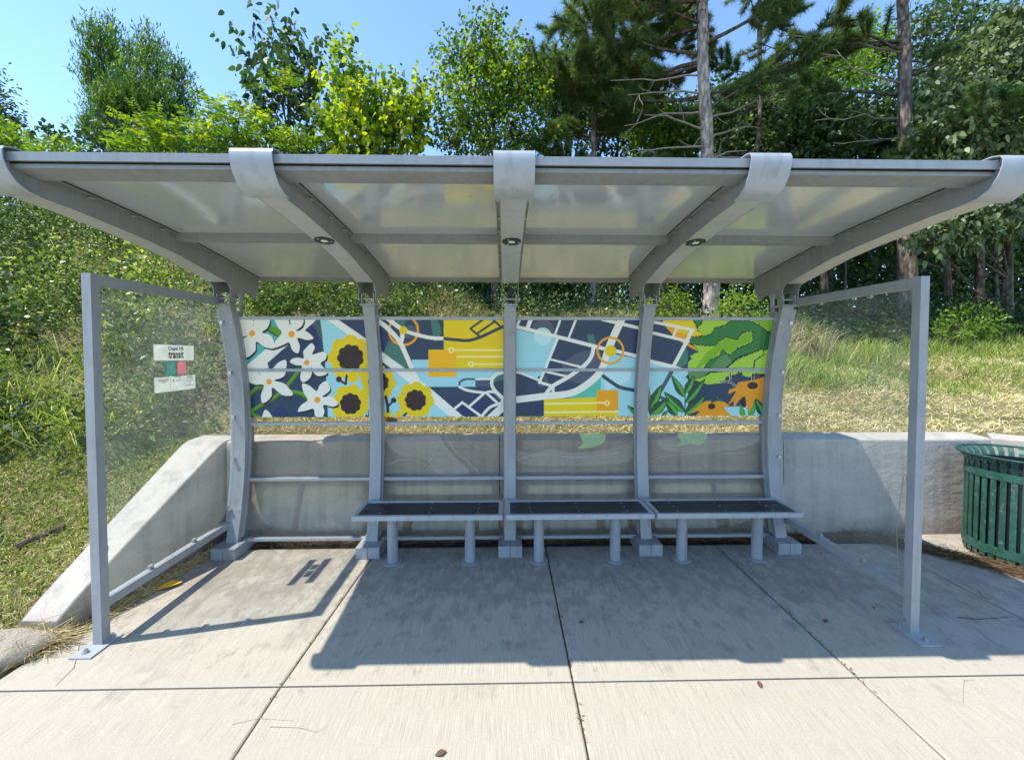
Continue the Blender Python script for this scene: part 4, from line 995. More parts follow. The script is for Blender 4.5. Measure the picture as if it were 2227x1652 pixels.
def tree(name, label, cat, base, r0, blobs, mat, n_leaf, leaf, wl=.75, shape='kite', twig=.35, tint=(.5, .22), droop=.15, group=None, barkm=None, up=.25, seed=0, lean=None, shell=.55, top=None, limb_r=.3, coher=.16, cluster=7):
    """blobs: (centre, (rx, ry, rz)); twigs fill the blobs, leaves sit along the twigs"""
    root = tag(empty(name, tuple(base)), label, cat, group)
    r = np.random.default_rng(seed + 11); barkm = barkm or M['bark']
    base = np.array(base, float); vol = np.array([b[1][0] * b[1][1] * b[1][2] for b in blobs]) ** .72; vol = vol / vol.sum()
    cen = np.array([b[0] for b in blobs], float)
    tz = top if top is not None else cen[:, 2].max()
    tx = np.average(cen[:, :2], axis=0, weights=vol)
    m = MB(); nseg = 9; tp = []
    for i in range(nseg + 1):
        t = i / nseg; w2 = t ** 1.3
        tp.append(np.array((base[0] * (1 - w2) + tx[0] * w2 + .05 * math.sin(3 * t + seed), base[1] * (1 - w2) + tx[1] * w2 + .05 * math.cos(4 * t + seed), base[2] - .15 + (tz - base[2] + .15) * t)))
    m.tube(tp, [r0 * (1.15 - .15 * min(1, i)) * (1 - .82 * (i / nseg)) for i in range(nseg + 1)], 9)
    m.build('trunk', barkm, root, smooth=True)
    P_, D_, T_ = [], [], []; mb = MB()
    for bi, (c, rad) in enumerate(blobs):
        c = np.array(c, float); rad = np.array(rad, float)
        # limb from the trunk up into this clump
        hz = min(max((c[2] - base[2]) * .62, .2), tz - base[2] - .1) + base[2]
        k = int(np.clip((hz - base[2]) / (tz - base[2] + 1e-6) * nseg, 0, nseg)); s = tp[k]
        mid = (s + c) / 2 + np.array((0, 0, -.08 * np.linalg.norm(c - s)))
        L_ = np.linalg.norm(c - s)
        mb.tube([s, mid, c], [r0 * limb_r, r0 * limb_r * .6, r0 * limb_r * .22], 6)
        nl = int(n_leaf * vol[bi]); nt_ = max(3, nl // cluster)
        q = unit(r.normal(size=(nt_, 3))); rr = r.uniform(0, 1, (nt_, 1)) ** (1 / 3) * (1 - shell) + shell * r.uniform(.55, 1.05, (nt_, 1))
        # uneven outline: lumps in the radius
        lump = 1 + .22 * np.sin(q[:, :1] * 5 + bi) * np.sin(q[:, 2:] * 6 + 2 * bi) + .14 * np.sin(q[:, 1:2] * 11 + bi)
        A = c + q * rad * rr * lump
        td = unit(q * 1.0 + np.array((0, 0, up)) + r.normal(size=(nt_, 3)) * .35)
        for j in range(0, nt_, max(1, nt_ // 26)):
            a = A[j]; mb.tube([c + (a - c) * .1, c + (a - c) * .6 + np.array((0, 0, -.04)), a], [r0 * .10, r0 * .07, r0 * .04], 4, cap=False)
        tt = r.normal(size=nt_) * coher
        for j in range(cluster):
            f = (j + r.uniform(0, 1, (nt_, 1))) / cluster
            pp = A + td * twig * f + r.normal(size=(nt_, 3)) * twig * .06
            dd = td * .45 + unit(r.normal(size=(nt_, 3))) * .9 + np.array((0, 0, -droop))
            P_.append(pp); D_.append(dd); T_.append(tint[0] + tt + r.normal(size=nt_) * tint[1] * .6)
    mb.build('limbs', barkm, root, smooth=True)
    P_, D_, T_ = np.concatenate(P_), np.concatenate(D_), np.concatenate(T_)
    ln = leaf * rng.uniform(.65, 1.2, len(P_))
    leaf_mesh('crown', P_, D_, ln, ln * wl, T_, mat, shape, droop, root)
    return root
def bl(x, y, Y, rx, ry, rd=None):
    c = at(x, y, Y); k = Y / CAM['f']
    return (c, (rx * k, (rd if rd is not None else min(rx, ry) * k), ry * k))
def gz(X, Y): return float(H(X, Y))
def base_at(x, Y, dx=0):
    p = at(x, 700, Y); return (p[0] + dx, Y, gz(p[0] + dx, Y))

# --- small trees on the bank, left to right
tree('tree', 'tall feathery dark green tree with upright plumes rising at the left against the sky', 'tree', base_at(300, 15), .16,
     [bl(196, 90, 15, 10, 34), bl(214, 118, 15, 15, 56), bl(243, 105, 15.2, 13, 46), bl(256, 160, 15.3, 17, 60), bl(300, 130, 15, 11, 40), bl(322, 125, 15, 12, 48), bl(345, 165, 15, 15, 52), bl(378, 165, 14.8, 10, 34), bl(397, 200, 14.8, 12, 44), bl(290, 195, 14.6, 24, 44), bl(193, 165, 14.8, 14, 40), bl(225, 210, 15, 24, 40), bl(300, 240, 14.5, 70, 30), bl(250, 250, 14.5, 30, 36), bl(360, 250, 15, 44, 40), bl(188, 275, 15, 10, 40), bl(215, 305, 15, 22, 24), bl(290, 300, 15, 60, 30)],
     L['mid'], 24000, .12, .32, twig=.6, up=1.8, seed=1, tint=(.36, .3), droop=-.5, shell=.2, cluster=10, coher=.2)
tree('tree', 'dark sparse tree with big rounded leaves left of centre above the roof', 'tree', base_at(640, 11.0), .09,
     [bl(590, 90, 11, 34, 42), bl(548, 125, 11, 34, 26), bl(610, 150, 11, 42, 40), bl(672, 155, 11.2, 38, 42), bl(550, 215, 11, 28, 26), bl(640, 225, 11, 60, 60), bl(585, 225, 10.8, 32, 46), bl(690, 250, 11, 34, 70), bl(640, 300, 11, 70, 50)],
     L['dark'], 1750, .15, .8, 'round', twig=.7, up=1.3, seed=2, tint=(.45, .3), droop=.5, shell=.3, cluster=11)
tree('tree', 'bright yellow-green young tree with rounded leaves between the dark sparse tree and the open sky', 'tree', base_at(800, 9.6), .08,
     [bl(745, 150, 9.6, 22, 40), bl(760, 215, 9.6, 40, 50), bl(815, 250, 9.6, 46, 48), bl(880, 225, 9.7, 36, 34), bl(905, 200, 9.7, 20, 18), bl(860, 290, 9.6, 62, 48), bl(770, 300, 9.5, 60, 52), bl(900, 280, 9.6, 28, 38), bl(830, 340, 9.5, 90, 40)],
     L['bright'], 4600, .115, .85, 'round', twig=.55, up=1.1, seed=3, tint=(.66, .16), droop=.4, shell=.35, cluster=11, coher=.32)
tree('tree', 'light green bushy tree with upright tips just left of the middle rib, beside the pine', 'tree', base_at(1080, 9.9), .10,
     [bl(1055, 85, 9.9, 22, 40), bl(1020, 120, 9.9, 34, 40), bl(975, 140, 9.9, 18, 22), bl(1070, 140, 9.9, 48, 48), bl(1030, 190, 9.9, 60, 50), bl(1110, 200, 9.9, 58, 60), bl(1150, 210, 10, 40, 60), bl(1020, 260, 9.8, 66, 56), bl(1110, 280, 9.9, 80, 56), bl(990, 310, 9.8, 44, 40), bl(1090, 340, 9.8, 110, 40)],
     L['bright'], 10500, .10, .75, 'kite', twig=.6, up=1.3, seed=4, tint=(.40, .18), droop=.3, shell=.35, cluster=11, coher=.28)
def sumac(name, label, base, spots, seed, cat='shrub', leafL=.13):
    """compound leaves: long arching stalks with paired leaflets"""
    root = tag(empty(name, tuple(base)), label, cat); r = np.random.default_rng(seed); mb = MB(); P_, D_, T_ = [], [], []
    b = np.array(base, float)
    for (c, rad) in spots:
        c = np.array(c); mb.tube([b + (0, 0, -.1), (b + c) / 2 + r.normal(size=3) * .1, c], [.03, .02, .01], 6)
        for _ in range(int(34 * max(.5, np.prod(rad) ** .5 / .5))):
            q = unit(r.normal(size=3)); a = c + q * rad * r.uniform(.1, .9); d = unit(np.array((q[0], q[1] * .7, .55 + .3 * r.random())) + r.normal(size=3) * .25)
            Ls = r.uniform(.35, .6); sd = unit(np.cross(d, (0, 0, 1))); tn = .62 + r.normal() * .16
            for k in range(9):
                f = .2 + .8 * k / 8; p = a + d * Ls * f + np.array((0, 0, -.25 * Ls * f * f))
                for s_ in (-1, 1): P_.append(p); D_.append(sd * s_ + d * .45 + np.array((0, 0, -.25)) + r.normal(size=3) * .08); T_.append(tn + r.normal() * .06)
    mb.build('stem', M['bark'], root, smooth=True)
    P_, D_, T_ = np.array(P_), np.array(D_), np.array(T_); ln = leafL * r.uniform(.75, 1.15, len(P_))
    leaf_mesh('foliage', P_, D_, ln, ln * .34, T_ - .08, L['bright'], 'kite', .1, root); return root
sumac('sumac', 'yellow-green sumac shrub with long paired leaflets in front of the feathery tree', base_at(400, 9.0), [bl(330, 285, 9, 40, 20), bl(395, 295, 9, 50, 26), bl(440, 300, 9, 40, 40), bl(360, 330, 9, 60, 20), bl(300, 320, 9, 30, 18)], 5)
sumac('sumac', 'tall sumac shrub with ladder-like leaves below the dark sparse tree', base_at(490, 9.6), [bl(460, 245, 9.6, 40, 26), bl(520, 255, 9.6, 34, 24), bl(560, 300, 9.6, 60, 36), bl(490, 300, 9.6, 60, 30), bl(620, 195, 9.8, 28, 22), bl(650, 320, 9.6, 40, 24)], 6)
tree('shrub', 'dense dark green shrub filling the gap under the sumac leaves', 'shrub', base_at(450, 10.2), .05, [bl(360, 330, 10.2, 110, 50), bl(470, 320, 10.4, 80, 60), bl(560, 330, 10.3, 80, 46), bl(700, 340, 10.3, 90, 40), bl(470, 400, 10, 260, 60, .8)],
     L['mid'], 9000, .10, .6, twig=.35, seed=7, tint=(.4, .3))
tree('shrub', 'leafy shrub at the far left edge under the open sky', 'shrub', base_at(20, 11), .05, [bl(10, 320, 11, 60, 30), bl(90, 345, 11, 70, 22), bl(-60, 300, 11, 60, 70), bl(130, 350, 11, 40, 22)], L['mid'], 4200, .13, .5, twig=.4, seed=8, tint=(.75, .3))
tree('tree', 'dark tree reaching in from the left edge of the view', 'tree', base_at(-70, 13), .12, [bl(-25, 190, 13, 30, 40), bl(-20, 250, 13, 34, 34), bl(-80, 220, 13, 60, 120), bl(-50, 330, 13, 60, 60)], L['dark'], 3600, .14, .45, twig=.5, up=.4, seed=9, tint=(.4, .3))

# --- pines
def pine(label, base, top, r0, whorls, seed, tufts=14, needle=.19, dead=(), droop=.1, group='pine trees behind the wall', bm=None):
    root = tag(empty('pine_tree', tuple(base)), label, 'pine tree', group); r = np.random.default_rng(seed)
    b, t = np.array(base, float), np.array(top, float); n = 26
    ax = [b + (t - b) * i / n + np.array((.035 * math.sin(i * .8 + seed), .03 * math.cos(i * .7), -.25 if i == 0 else 0)) for i in range(n + 1)]
    m = MB(); m.tube(ax, [r0 * (1 - .62 * i / n) * (1 + .05 * math.sin(i * 2.3)) for i in range(n + 1)], 14)
    # loose bark plates
    for _ in range(260):
        f = r.uniform(.02, 1); p = b + (t - b) * f; rad = r0 * (1 - .62 * f) * 1.03; q = r.uniform(0, 6.28); u = np.array((math.cos(q), math.sin(q), 0)); v = np.array((-u[1], u[0], 0))
        h, w2 = r.uniform(.03, .09), r.uniform(.02, .045); c = p + u * rad; o = u * r.uniform(.004, .018)
        m.add([c - v * w2 - (0, 0, h), c + v * w2 - (0, 0, h), c + v * w2 * .8 + (0, 0, h) + o, c - v * w2 * .9 + (0, 0, h * .8) + o], [(0, 1, 2, 3)])
    m.build('trunk', bm or M['pine_bark'], root, smooth=True, angle=25)
    mb = MB(); P_, D_, T_ = [], [], []
    def tuft(p, d, k=80, tn=0):
        k = int(k * 1.5)
        q = unit(r.normal(size=(k, 3)) * .75 + d * 1.0)
        P_.append(np.repeat(p[None], k, 0) + d * r.uniform(-.06, .06, (k, 1))); D_.append(q); T_.append(.42 + tn + r.normal(size=k) * .18)
    for (z, ang, Lb, rise) in whorls:
        f = (z - b[2]) / (t[2] - b[2]); s = b + (t - b) * f; a = R(ang); d = np.array((math.cos(a), math.sin(a), rise))
        pts = [s - unit(d) * .04 + d * Lb * k / 6 + np.array((0, 0, .10 * Lb * (k / 6) ** 2)) + r.normal(size=3) * .02 * k for k in range(7)]
        rb = max(.018, r0 * .22 * Lb / 2.5); mb.tube(pts, [rb * (1 - .8 * k / 6) for k in range(7)], 6)
        for j in range(tufts):
            g = r.uniform(.28, 1.0); k = g * 6; i0 = min(int(k), 5); p = pts[i0] + (pts[i0 + 1] - pts[i0]) * (k - i0)
            sd = unit(np.cross(d, (0, 0, 1))) * (1 if j % 2 else -1); dd = unit(d * .6 + sd * r.uniform(.3, 1.1) + np.array((0, 0, r.uniform(-.25, .5)))); l2 = r.uniform(.25, .75) * min(1, Lb / 2)
            e = p + dd * l2; mb.tube([p, p + dd * l2 * .5 + (0, 0, -.03), e], [.009, .007, .005], 4, cap=False)
            tn = r.normal() * .14
            for h in (1.0, .78, .56, .34): tuft(p + dd * l2 * h, unit(dd + np.array((0, 0, .5))), 50, tn)
        tuft(pts[-1], unit(d + (0, 0, .4)), 60)
    mb.build('branches', M['bark'], root, smooth=True)
    m = MB()
    for (z, ang, Lb, rise) in dead:
        f = (z - b[2]) / (t[2] - b[2]); s = b + (t - b) * f; a = R(ang); d = np.array((math.cos(a), math.sin(a), rise)); p = s; pts = [s]
        for k in range(6): p = p + (d + r.normal(size=3) * .14 + np.array((0, 0, -.03 * k))) * Lb / 6; pts.append(p)
        m.tube(pts, [.022 * (1 - .8 * k / 6) * min(1, Lb) + .003 for k in range(7)], 5)
        for _ in range(5):
            k = r.integers(1, 6); q = unit(d + r.normal(size=3) * .8); l2 = r.uniform(.2, .5); m.tube([pts[k], pts[k] + q * l2 * .5, pts[k] + q * l2 + r.normal(size=3) * .05], [.008, .006, .003], 4)
    if dead: m.build('dead_branches', M['twig'], root, smooth=True)
    P_, D_, T_ = np.concatenate(P_), np.concatenate(D_), np.concatenate(T_)
    ln = needle * rng.uniform(.7, 1.15, len(P_)); leaf_mesh('needles', P_, D_, ln, .013, T_, L['needle'], 'needle', droop, root); return root
r = np.random.default_rng(21)
def wh(n, z0, z1, La, Lb, angs, rise=(-.05, .3)): return [(r.uniform(z0, z1), r.uniform(*angs[i % len(angs)]), r.uniform(La, Lb), r.uniform(*rise)) for i in range(n)]
p1b = (4.50, 9.0, gz(4.5, 9)); p1t = (4.05, 9.0, 12.5)
pine('tall pine with pale flaking trunk and bare lower twigs, right of the middle rib', p1b, p1t, .175,
     wh(14, 7.2, 10.8, 1.4, 3.2, [(130, 230)]) + wh(12, 6.8, 10.5, 1.2, 3.2, [(-50, 50), (60, 120)]) + wh(5, 9, 12, 1, 2, [(200, 340)]), 31, 24, bm=M['pale_bark'],
     dead=[(6.95, 170, 1.9, .12), (6.55, 195, 1.6, .1), (6.2, 178, 1.9, .02), (6.35, 20, 1.6, .3), (6.0, 10, 1.4, .12), (7.3, 185, 1.8, .05), (5.6, 200, 1.2, .1), (5.9, 350, .9, .2), (7.7, 175, 2.0, .1), (6.75, -10, 1.7, .45)])
p2b = (9.42, 9.5, gz(9.42, 9.5)); p2t = (8.95, 9.5, 12.5)
pine('stout pine with thick reddish-grey trunk near the right edge', p2b, p2t, .19,
     [(5.75, -112, 2.1, .03), (5.9, -104, 2.6, .02), (5.55, -125, 1.5, .05)] + wh(10, 7.6, 11.0, 1.8, 3.8, [(150, 215)]) + wh(5, 8.0, 11, 1.2, 2.6, [(-50, 60)]), 32, 18,
     dead=[(7.9, 185, 2.6, .25), (7.1, 175, 2.0, .1), (6.7, 170, 1.4, .1), (8.6, 180, 2.8, .2)])
pine('bushy pine left of the pale trunk, its needles hanging against the sky', (2.3, 10.9, gz(2.3, 10.9)), (2.3, 10.9, 14.0), .08,
     wh(26, 5.6, 12.5, .8, 1.9, [(100, 260), (-80, 80)], (.0, .5)), 33, 20)
pine('young pine with hanging tufts between the two tall trunks', (7.0, 11.4, gz(7, 11.4)), (6.9, 11.4, 14.5), .07,
     wh(11, 7.0, 13.0, 1.0, 2.4, [(120, 240), (-60, 60)], (-.1, .3)), 34, 16)

# --- broadleaf trees on the right
tree('tree', 'broadleaf tree with pale round glossy leaves at the right edge, above the roof', 'tree', base_at(2200, 8.6), .10,
     [bl(2180, 150, 8.2, 90, 70), bl(2100, 215, 8.1, 60, 46), bl(2060, 300, 8, 60, 44), bl(2150, 280, 8, 90, 60), bl(2230, 240, 8.2, 70, 90), bl(2230, 80, 8.4, 70, 60), bl(2070, 480, 7.8, 66, 38), bl(2170, 440, 8, 80, 60), bl(2060, 375, 8, 50, 30), bl(2030, 520, 7.8, 30, 22)],
     L['glossy'], 17000, .09, .8, 'round', twig=.4, up=.1, seed=12, tint=(.55, .35), droop=.5)
gw = 'woodland trees behind the pines'
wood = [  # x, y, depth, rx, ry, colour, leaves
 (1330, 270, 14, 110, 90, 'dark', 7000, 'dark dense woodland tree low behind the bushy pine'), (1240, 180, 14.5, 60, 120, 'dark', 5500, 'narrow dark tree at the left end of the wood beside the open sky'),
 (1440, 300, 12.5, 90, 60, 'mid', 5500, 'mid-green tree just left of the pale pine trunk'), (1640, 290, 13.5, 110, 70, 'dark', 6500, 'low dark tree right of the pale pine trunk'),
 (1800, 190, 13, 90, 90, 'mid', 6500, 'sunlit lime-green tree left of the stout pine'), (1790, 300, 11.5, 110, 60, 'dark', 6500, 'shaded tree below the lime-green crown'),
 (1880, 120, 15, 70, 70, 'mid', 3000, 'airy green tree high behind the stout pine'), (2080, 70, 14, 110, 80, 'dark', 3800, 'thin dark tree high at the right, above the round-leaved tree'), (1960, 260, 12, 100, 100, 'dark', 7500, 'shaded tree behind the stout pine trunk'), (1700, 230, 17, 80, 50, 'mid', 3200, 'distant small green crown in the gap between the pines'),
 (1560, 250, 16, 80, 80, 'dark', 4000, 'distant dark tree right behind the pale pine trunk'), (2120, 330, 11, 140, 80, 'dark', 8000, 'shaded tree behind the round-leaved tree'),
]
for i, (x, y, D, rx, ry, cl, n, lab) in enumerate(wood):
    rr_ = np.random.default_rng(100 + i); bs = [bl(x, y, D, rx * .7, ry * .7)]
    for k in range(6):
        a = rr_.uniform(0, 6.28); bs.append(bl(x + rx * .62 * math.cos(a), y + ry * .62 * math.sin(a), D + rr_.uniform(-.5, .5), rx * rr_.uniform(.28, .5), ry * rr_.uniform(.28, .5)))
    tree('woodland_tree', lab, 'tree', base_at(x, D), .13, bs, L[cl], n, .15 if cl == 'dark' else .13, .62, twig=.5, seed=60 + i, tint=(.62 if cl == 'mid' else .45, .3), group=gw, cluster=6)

# --- far wood closing the view under the trees: one mass
def far_wood():
    r = np.random.default_rng(77); n = 130000; X = r.uniform(-3, 26, n); Y = r.uniform(12.0, 21, n)
    X = np.where(r.random(n) < .2, r.uniform(-16, -3, n), X)
    hmax = np.where(X > 2.5, 5.6 + 1.0 * np.sin(X * 1.3) + .7 * np.sin(X * 3.1 + 1), 2.6 + .6 * np.sin(X * 2))
    Z = H(X, Y) + r.uniform(0, 1, n) ** .8 * hmax
    P_ = np.stack([X, Y, Z], 1); D_ = r.normal(size=(n, 3)) + (0, -.2, -.2)
    ln = r.uniform(.12, .26, n)
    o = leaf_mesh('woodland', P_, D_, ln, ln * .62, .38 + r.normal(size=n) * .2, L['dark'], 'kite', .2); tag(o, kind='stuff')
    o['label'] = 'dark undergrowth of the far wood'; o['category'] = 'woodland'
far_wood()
# individual bare trunks seen in the shade of the wood
for i, (x, Y_, w_) in enumerate(((1835, 11.6, .04), (1790, 12.4, .05), (2062, 10.6, .10), (2170, 11.8, .07), (1905, 12.5, .05))):
    b = base_at(x, Y_); root = tag(empty('bare_trunk', b), ['slim bare trunk left of the stout pine in the shade', 'slender bare trunk furthest left under the roof edge', 'thick dark trunk standing right of the stout pine', 'dark trunk below the round-leaved tree', 'slim trunk just left of the stout pine', 'thin dark trunk between the thick dark trunk and the right edge', 'thin trunk behind the right end of the roof', 'pole-thin sapling trunk beside the rear corner of the roof', 'sapling trunk at the right edge of the view'][i], 'tree', 'bare trunks in the shaded wood')
    m = MB(); pts = [np.array((b[0] + .12 * math.sin(k * .9 + i) * k * .25, b[1] + .03 * k, b[2] - .1 + k * .85)) for k in range(8)]
    m.tube(pts, [w_ * (1 - .08 * k) for k in range(8)], 8); m.build('trunk', M['bark'], root, smooth=True)
    m = MB()
    for k in range(3, 8):
        q = np.array((math.cos(k * 2.4 + i), math.sin(k * 2.4 + i), .5)); m.tube([pts[k - 1], pts[k - 1] + q * .5, pts[k - 1] + q * 1.0 + (0, 0, -.05)], [w_ * .3, w_ * .2, w_ * .08], 5)
    m.build('limbs', M['bark'], root, smooth=True)

# --- weeds and vines covering the left bank: nobody could count them
def edge_y(X):   # where mown grass ends and weeds begin
    return np.interp(X, [-14, -6, -4.3, -3.2, -2.4, -1.0, .5, 2.0, 3.2, 4.5, 7, 12, 20], [4.0, 3.35, 3.4, 4.05, 4.9, 6.3, 7.0, 6.6, 6.3, 7.2, 7.8, 8.2, 8.5])
def weeds():
    r = np.random.default_rng(5); Ps, Ds, Ls, Ts, Ws = [], [], [], [], []
    # clumps
    nc = 3900; X = r.uniform(-15, 3.0, nc); Y = edge_y(X) + r.uniform(0, 1, nc) ** 1.15 * 8.5
    for i in range(nc):
        x, y = X[i], Y[i]
        lf = math.sin(x * 2.3 + 1.1 * math.sin(y * 1.7)) * math.cos(y * 2.1 + .8 * math.sin(x * 1.3)) + .5 * math.sin(x * 4.7 + y * 3.1)
        if lf < -.40 and r.random() < .9: continue
        k = 84 if y < 10.5 else 40; left = np.clip((-.5 - x) / 1.5, 0, 1)
        e = y - edge_y(x); hh = (.3 + .9 * min(1, max(0, e) / 1.5)) * (.3 + .8 * r.random() ** 1.4 + .55 * max(0, lf)) * (1 if left > .5 else .75)
        c = np.array((x, y, gz(x, y))); q = unit(r.normal(size=(k, 3))); q[:, 2] = abs(q[:, 2]); rad = np.array((.22, .22, hh)) * (.8 + .5 * r.random())
        Ps.append(c + q * rad * r.uniform(.5, 1, (k, 1))); Ds.append(q + r.normal(size=(k, 3)) * .55 + (0, -.15, .1))
        kind = math.sin(x * 1.1 + 1.7) + math.sin(y * 1.6 + x * .7) + r.normal() * .6
        s = (.042 if kind > 0 else .072) * (.8 + .5 * r.random()); Ls.append(np.full(k, s) * r.uniform(.7, 1.3, k)); Ws.append(Ls[-1] * (.62 if kind > -.5 else .25))
        yel = .32 if (-7 < x < -3.6 and 5.2 < y < 7.2 and r.random() < .5) else 0
        Ts.append(.34 + .16 * lf + .10 * kind + yel + r.normal() * .15 + r.normal(size=k) * .20)
    o = leaf_mesh('weeds', np.concatenate(Ps), np.concatenate(Ds), np.concatenate(Ls), np.concatenate(Ws), np.concatenate(Ts), L['weed'], 'kite', .25)
    tag(o, kind='stuff'); o['label'] = 'tangle of leafy weeds and vines on the left bank'; o['category'] = 'undergrowth'
weeds()
def undergrowth():
    r = np.random.default_rng(15); Ps, Ds, Ls, Ts = [], [], [], []
    for i in range(2300):
        x = r.uniform(-1.2, 19); y0 = float(np.interp(x, [-1.2, 2.0, 4.0, 7, 12, 20], [7.6, 7.6, 7.4, 7.7, 8.0, 8.4])); y = y0 + r.uniform(0, 1) ** 1.2 * 4.6
        lf = math.sin(x * 1.7) * math.sin(y * 2.3 + x); k = 60; hh = (.35 + .35 * min(1, (y - y0) / .8) + .30 * (y - y0) / 4) * (.4 + .9 * r.random() + .3 * lf)
        q = unit(r.normal(size=(k, 3))); q[:, 2] = abs(q[:, 2]); Ps.append(np.array((x, y, gz(x, y))) + q * np.array((.28, .28, max(.2, hh))) * r.uniform(.5, 1, (k, 1)))
        Ds.append(q + r.normal(size=(k, 3)) * .6); Ls.append(np.full(k, .085) * r.uniform(.6, 1.3, k)); Ts.append(.12 + .14 * lf + r.normal() * .12 + r.normal(size=k) * .22)
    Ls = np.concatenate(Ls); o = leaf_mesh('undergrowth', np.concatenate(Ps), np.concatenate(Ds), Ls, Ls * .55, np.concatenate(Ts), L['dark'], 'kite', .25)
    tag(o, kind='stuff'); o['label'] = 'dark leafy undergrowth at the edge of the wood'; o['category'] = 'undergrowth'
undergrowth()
def grasses(name, lab, n, xr, yfun, hfun, wd, mat, tint, droop, seed, tuft=9, spread=.06, lean=.35):
    r = np.random.default_rng(seed); m_ = n // tuft; X = r.uniform(xr[0], xr[1], m_); Y = yfun(X, r)
    ok = ~((Y < 4.18) & (X > -3.06)) & ~((X < -2.5) & (X > -3.06) & (Y < 4.2)) ; X, Y = X[ok], Y[ok]
    X = np.repeat(X, tuft) + r.normal(size=len(X) * tuft) * spread; Y = np.repeat(Y, tuft) + r.normal(size=len(Y) * tuft) * spread
    ok = (~((Y < 4.17) & (X > -3.06))); X, Y = X[ok], Y[ok]
    P_ = np.stack([X, Y, H(X, Y) - .01], 1); k = len(P_)
    D_ = np.stack([r.normal(size=k) * lean, r.normal(size=k) * lean, np.ones(k)], 1); h = hfun(X, Y, r)
    T = tint[0] + r.normal(size=k) * tint[1] + .15 * np.sin(X * 2.1 + 1) * np.sin(Y * 2.7)
    o = leaf_mesh(name, P_, D_, h, wd, T, mat, 'blade', droop); tag(o, kind='stuff'); o['label'] = lab; o['category'] = 'grass'; return o
grasses('dry_grass', 'short dry tan grass on the bank behind the wall', 120000, (-3, 16), lambda X, r: 4.15 + r.uniform(0, 1, len(X)) ** 1.25 * 4.0, lambda X, Y, r: r.uniform(.05, .15, len(X)), 0.008, L['dry'], (.72, .22), .45, 41, lean=1.3)
grasses('green_grass', 'green grass and seedlings on the right bank', 26000, (-3, 15), lambda X, r: np.where(r.random(len(X)) < .12, 4.3, 5.3) + 2.9 * r.random(len(X)) * (.55 + .45 * np.sin(X * 1.9 + 1.0) ** 2), lambda X, Y, r: r.uniform(.08, .26, len(X)) * np.where((X > 2.4) & (X < 4.6) & (Y > 5.4), 1.7, 1), .009, L['grass'], (.55, .22), .35, 42, lean=.55)
grasses('tall_grass', 'tall uncut grass at the edge of the wood', 22000, (-1, 14), lambda X, r: edge_y(X) - .3 - .8 * ((X > 2.0) & (X < 4.2)) - .5 * (X >= 4.2) + r.uniform(0, 1, len(X)) * np.where(X > 2.5, 1.5, 2.0), lambda X, Y, r: r.uniform(.22, .6, len(X)) * (.6 + .4 * np.sin(X * 3.1) ** 2) * np.where((X > 2) & (X < 4.2), 1.25, 1), .010, L['grass'], (.70, .22), .3, 43, lean=.32)
grasses('tall_dry_grass', 'tall straw-coloured grass behind the middle of the shelter', 26000, (-1.5, 5.5), lambda X, r: 6.7 + r.uniform(0, 1, len(X)) * 2.6, lambda X, Y, r: r.uniform(.5, 1.15, len(X)), .010, L['dry'], (.38, .28), .4, 44, lean=.3)
grasses('lawn', 'mown grass with dry clippings left of the wing wall', 85000, (-7, -3.05), lambda X, r: 2.2 + r.uniform(0, 1, len(X)) * 2.2, lambda X, Y, r: r.uniform(.04, .11, len(X)), .007, L['grass'], (.48, .26), .4, 45, lean=1.0)
grasses('lawn_clippings', 'dry clippings and bare patches in the mown grass', 60000, (-7, -3.05), lambda X, r: np.clip(3.0 + .25 * np.sin(X * 2.5) + r.normal(size=len(X)) * .42, 2.15, 4.5), lambda X, Y, r: r.uniform(.04, .11, len(X)), .005, L['dry'], (.5, .25), .5, 46, lean=2.5)
grasses('long_grass', 'long arching bright green grass blades among the weeds on the left bank', 8000, (-12, -3.6), lambda X, r: edge_y(X) + .3 + r.uniform(0, 1, len(X)) ** 1.5 * 4.0, lambda X, Y, r: r.uniform(.5, 1.25, len(X)) * (.6 + .4 * np.sin(X * 2.2) ** 2), .009, L['grass'], (.55, .25), .6, 47, lean=.6, tuft=22, spread=.10)

# named shrubs and seedlings that stand out
def shrub(x, y, D, rx, ry, lab, mat, n, leaf, seed, tint=(.6, .25), shape='kite', wl=.55):
    b = base_at(x, D); bs = [bl(x, y, D, rx, ry), bl(x - rx * .5, y + ry * .4, D, rx * .6, ry * .6), bl(x + rx * .5, y + ry * .3, D, rx * .6, ry * .7)]
    return tree('shrub', lab, 'shrub', b, .03, bs, L[mat], n, leaf, wl, shape, twig=.22, seed=seed, tint=tint)
shrub(740, 650, 7.4, 34, 50, 'sunlit yellow-green shrub seen through the gap left of the middle column', 'bright', 900, .075, 201)
shrub(610, 660, 7.0, 60, 40, 'dark leafy shrub seen through the gap at the left end of the mural', 'mid', 1500, .07, 202, (.45, .3))
shrub(880, 665, 7.8, 34, 30, 'pale green shrub just left of the middle column, above the mural', 'mid', 900, .06, 203, (.8, .2))
shrub(1450, 665, 7.9, 44, 34, 'yellow-green bush above the mural, left of the pine foot', 'bright', 1500, .055, 204, (.55, .25))
shrub(1610, 670, 7.6, 40, 40, 'green bush right of the pine foot', 'mid', 1300, .06, 205, (.8, .2))
shrub(1730, 740, 7.2, 44, 44, 'pale weedy bush behind the right side screen', 'bright', 1800, .05, 206, (.4, .25))
shrub(2110, 700, 7.6, 60, 30, 'leafy bush under the trees right of the right screen post', 'mid', 1500, .065, 207, (.6, .3))
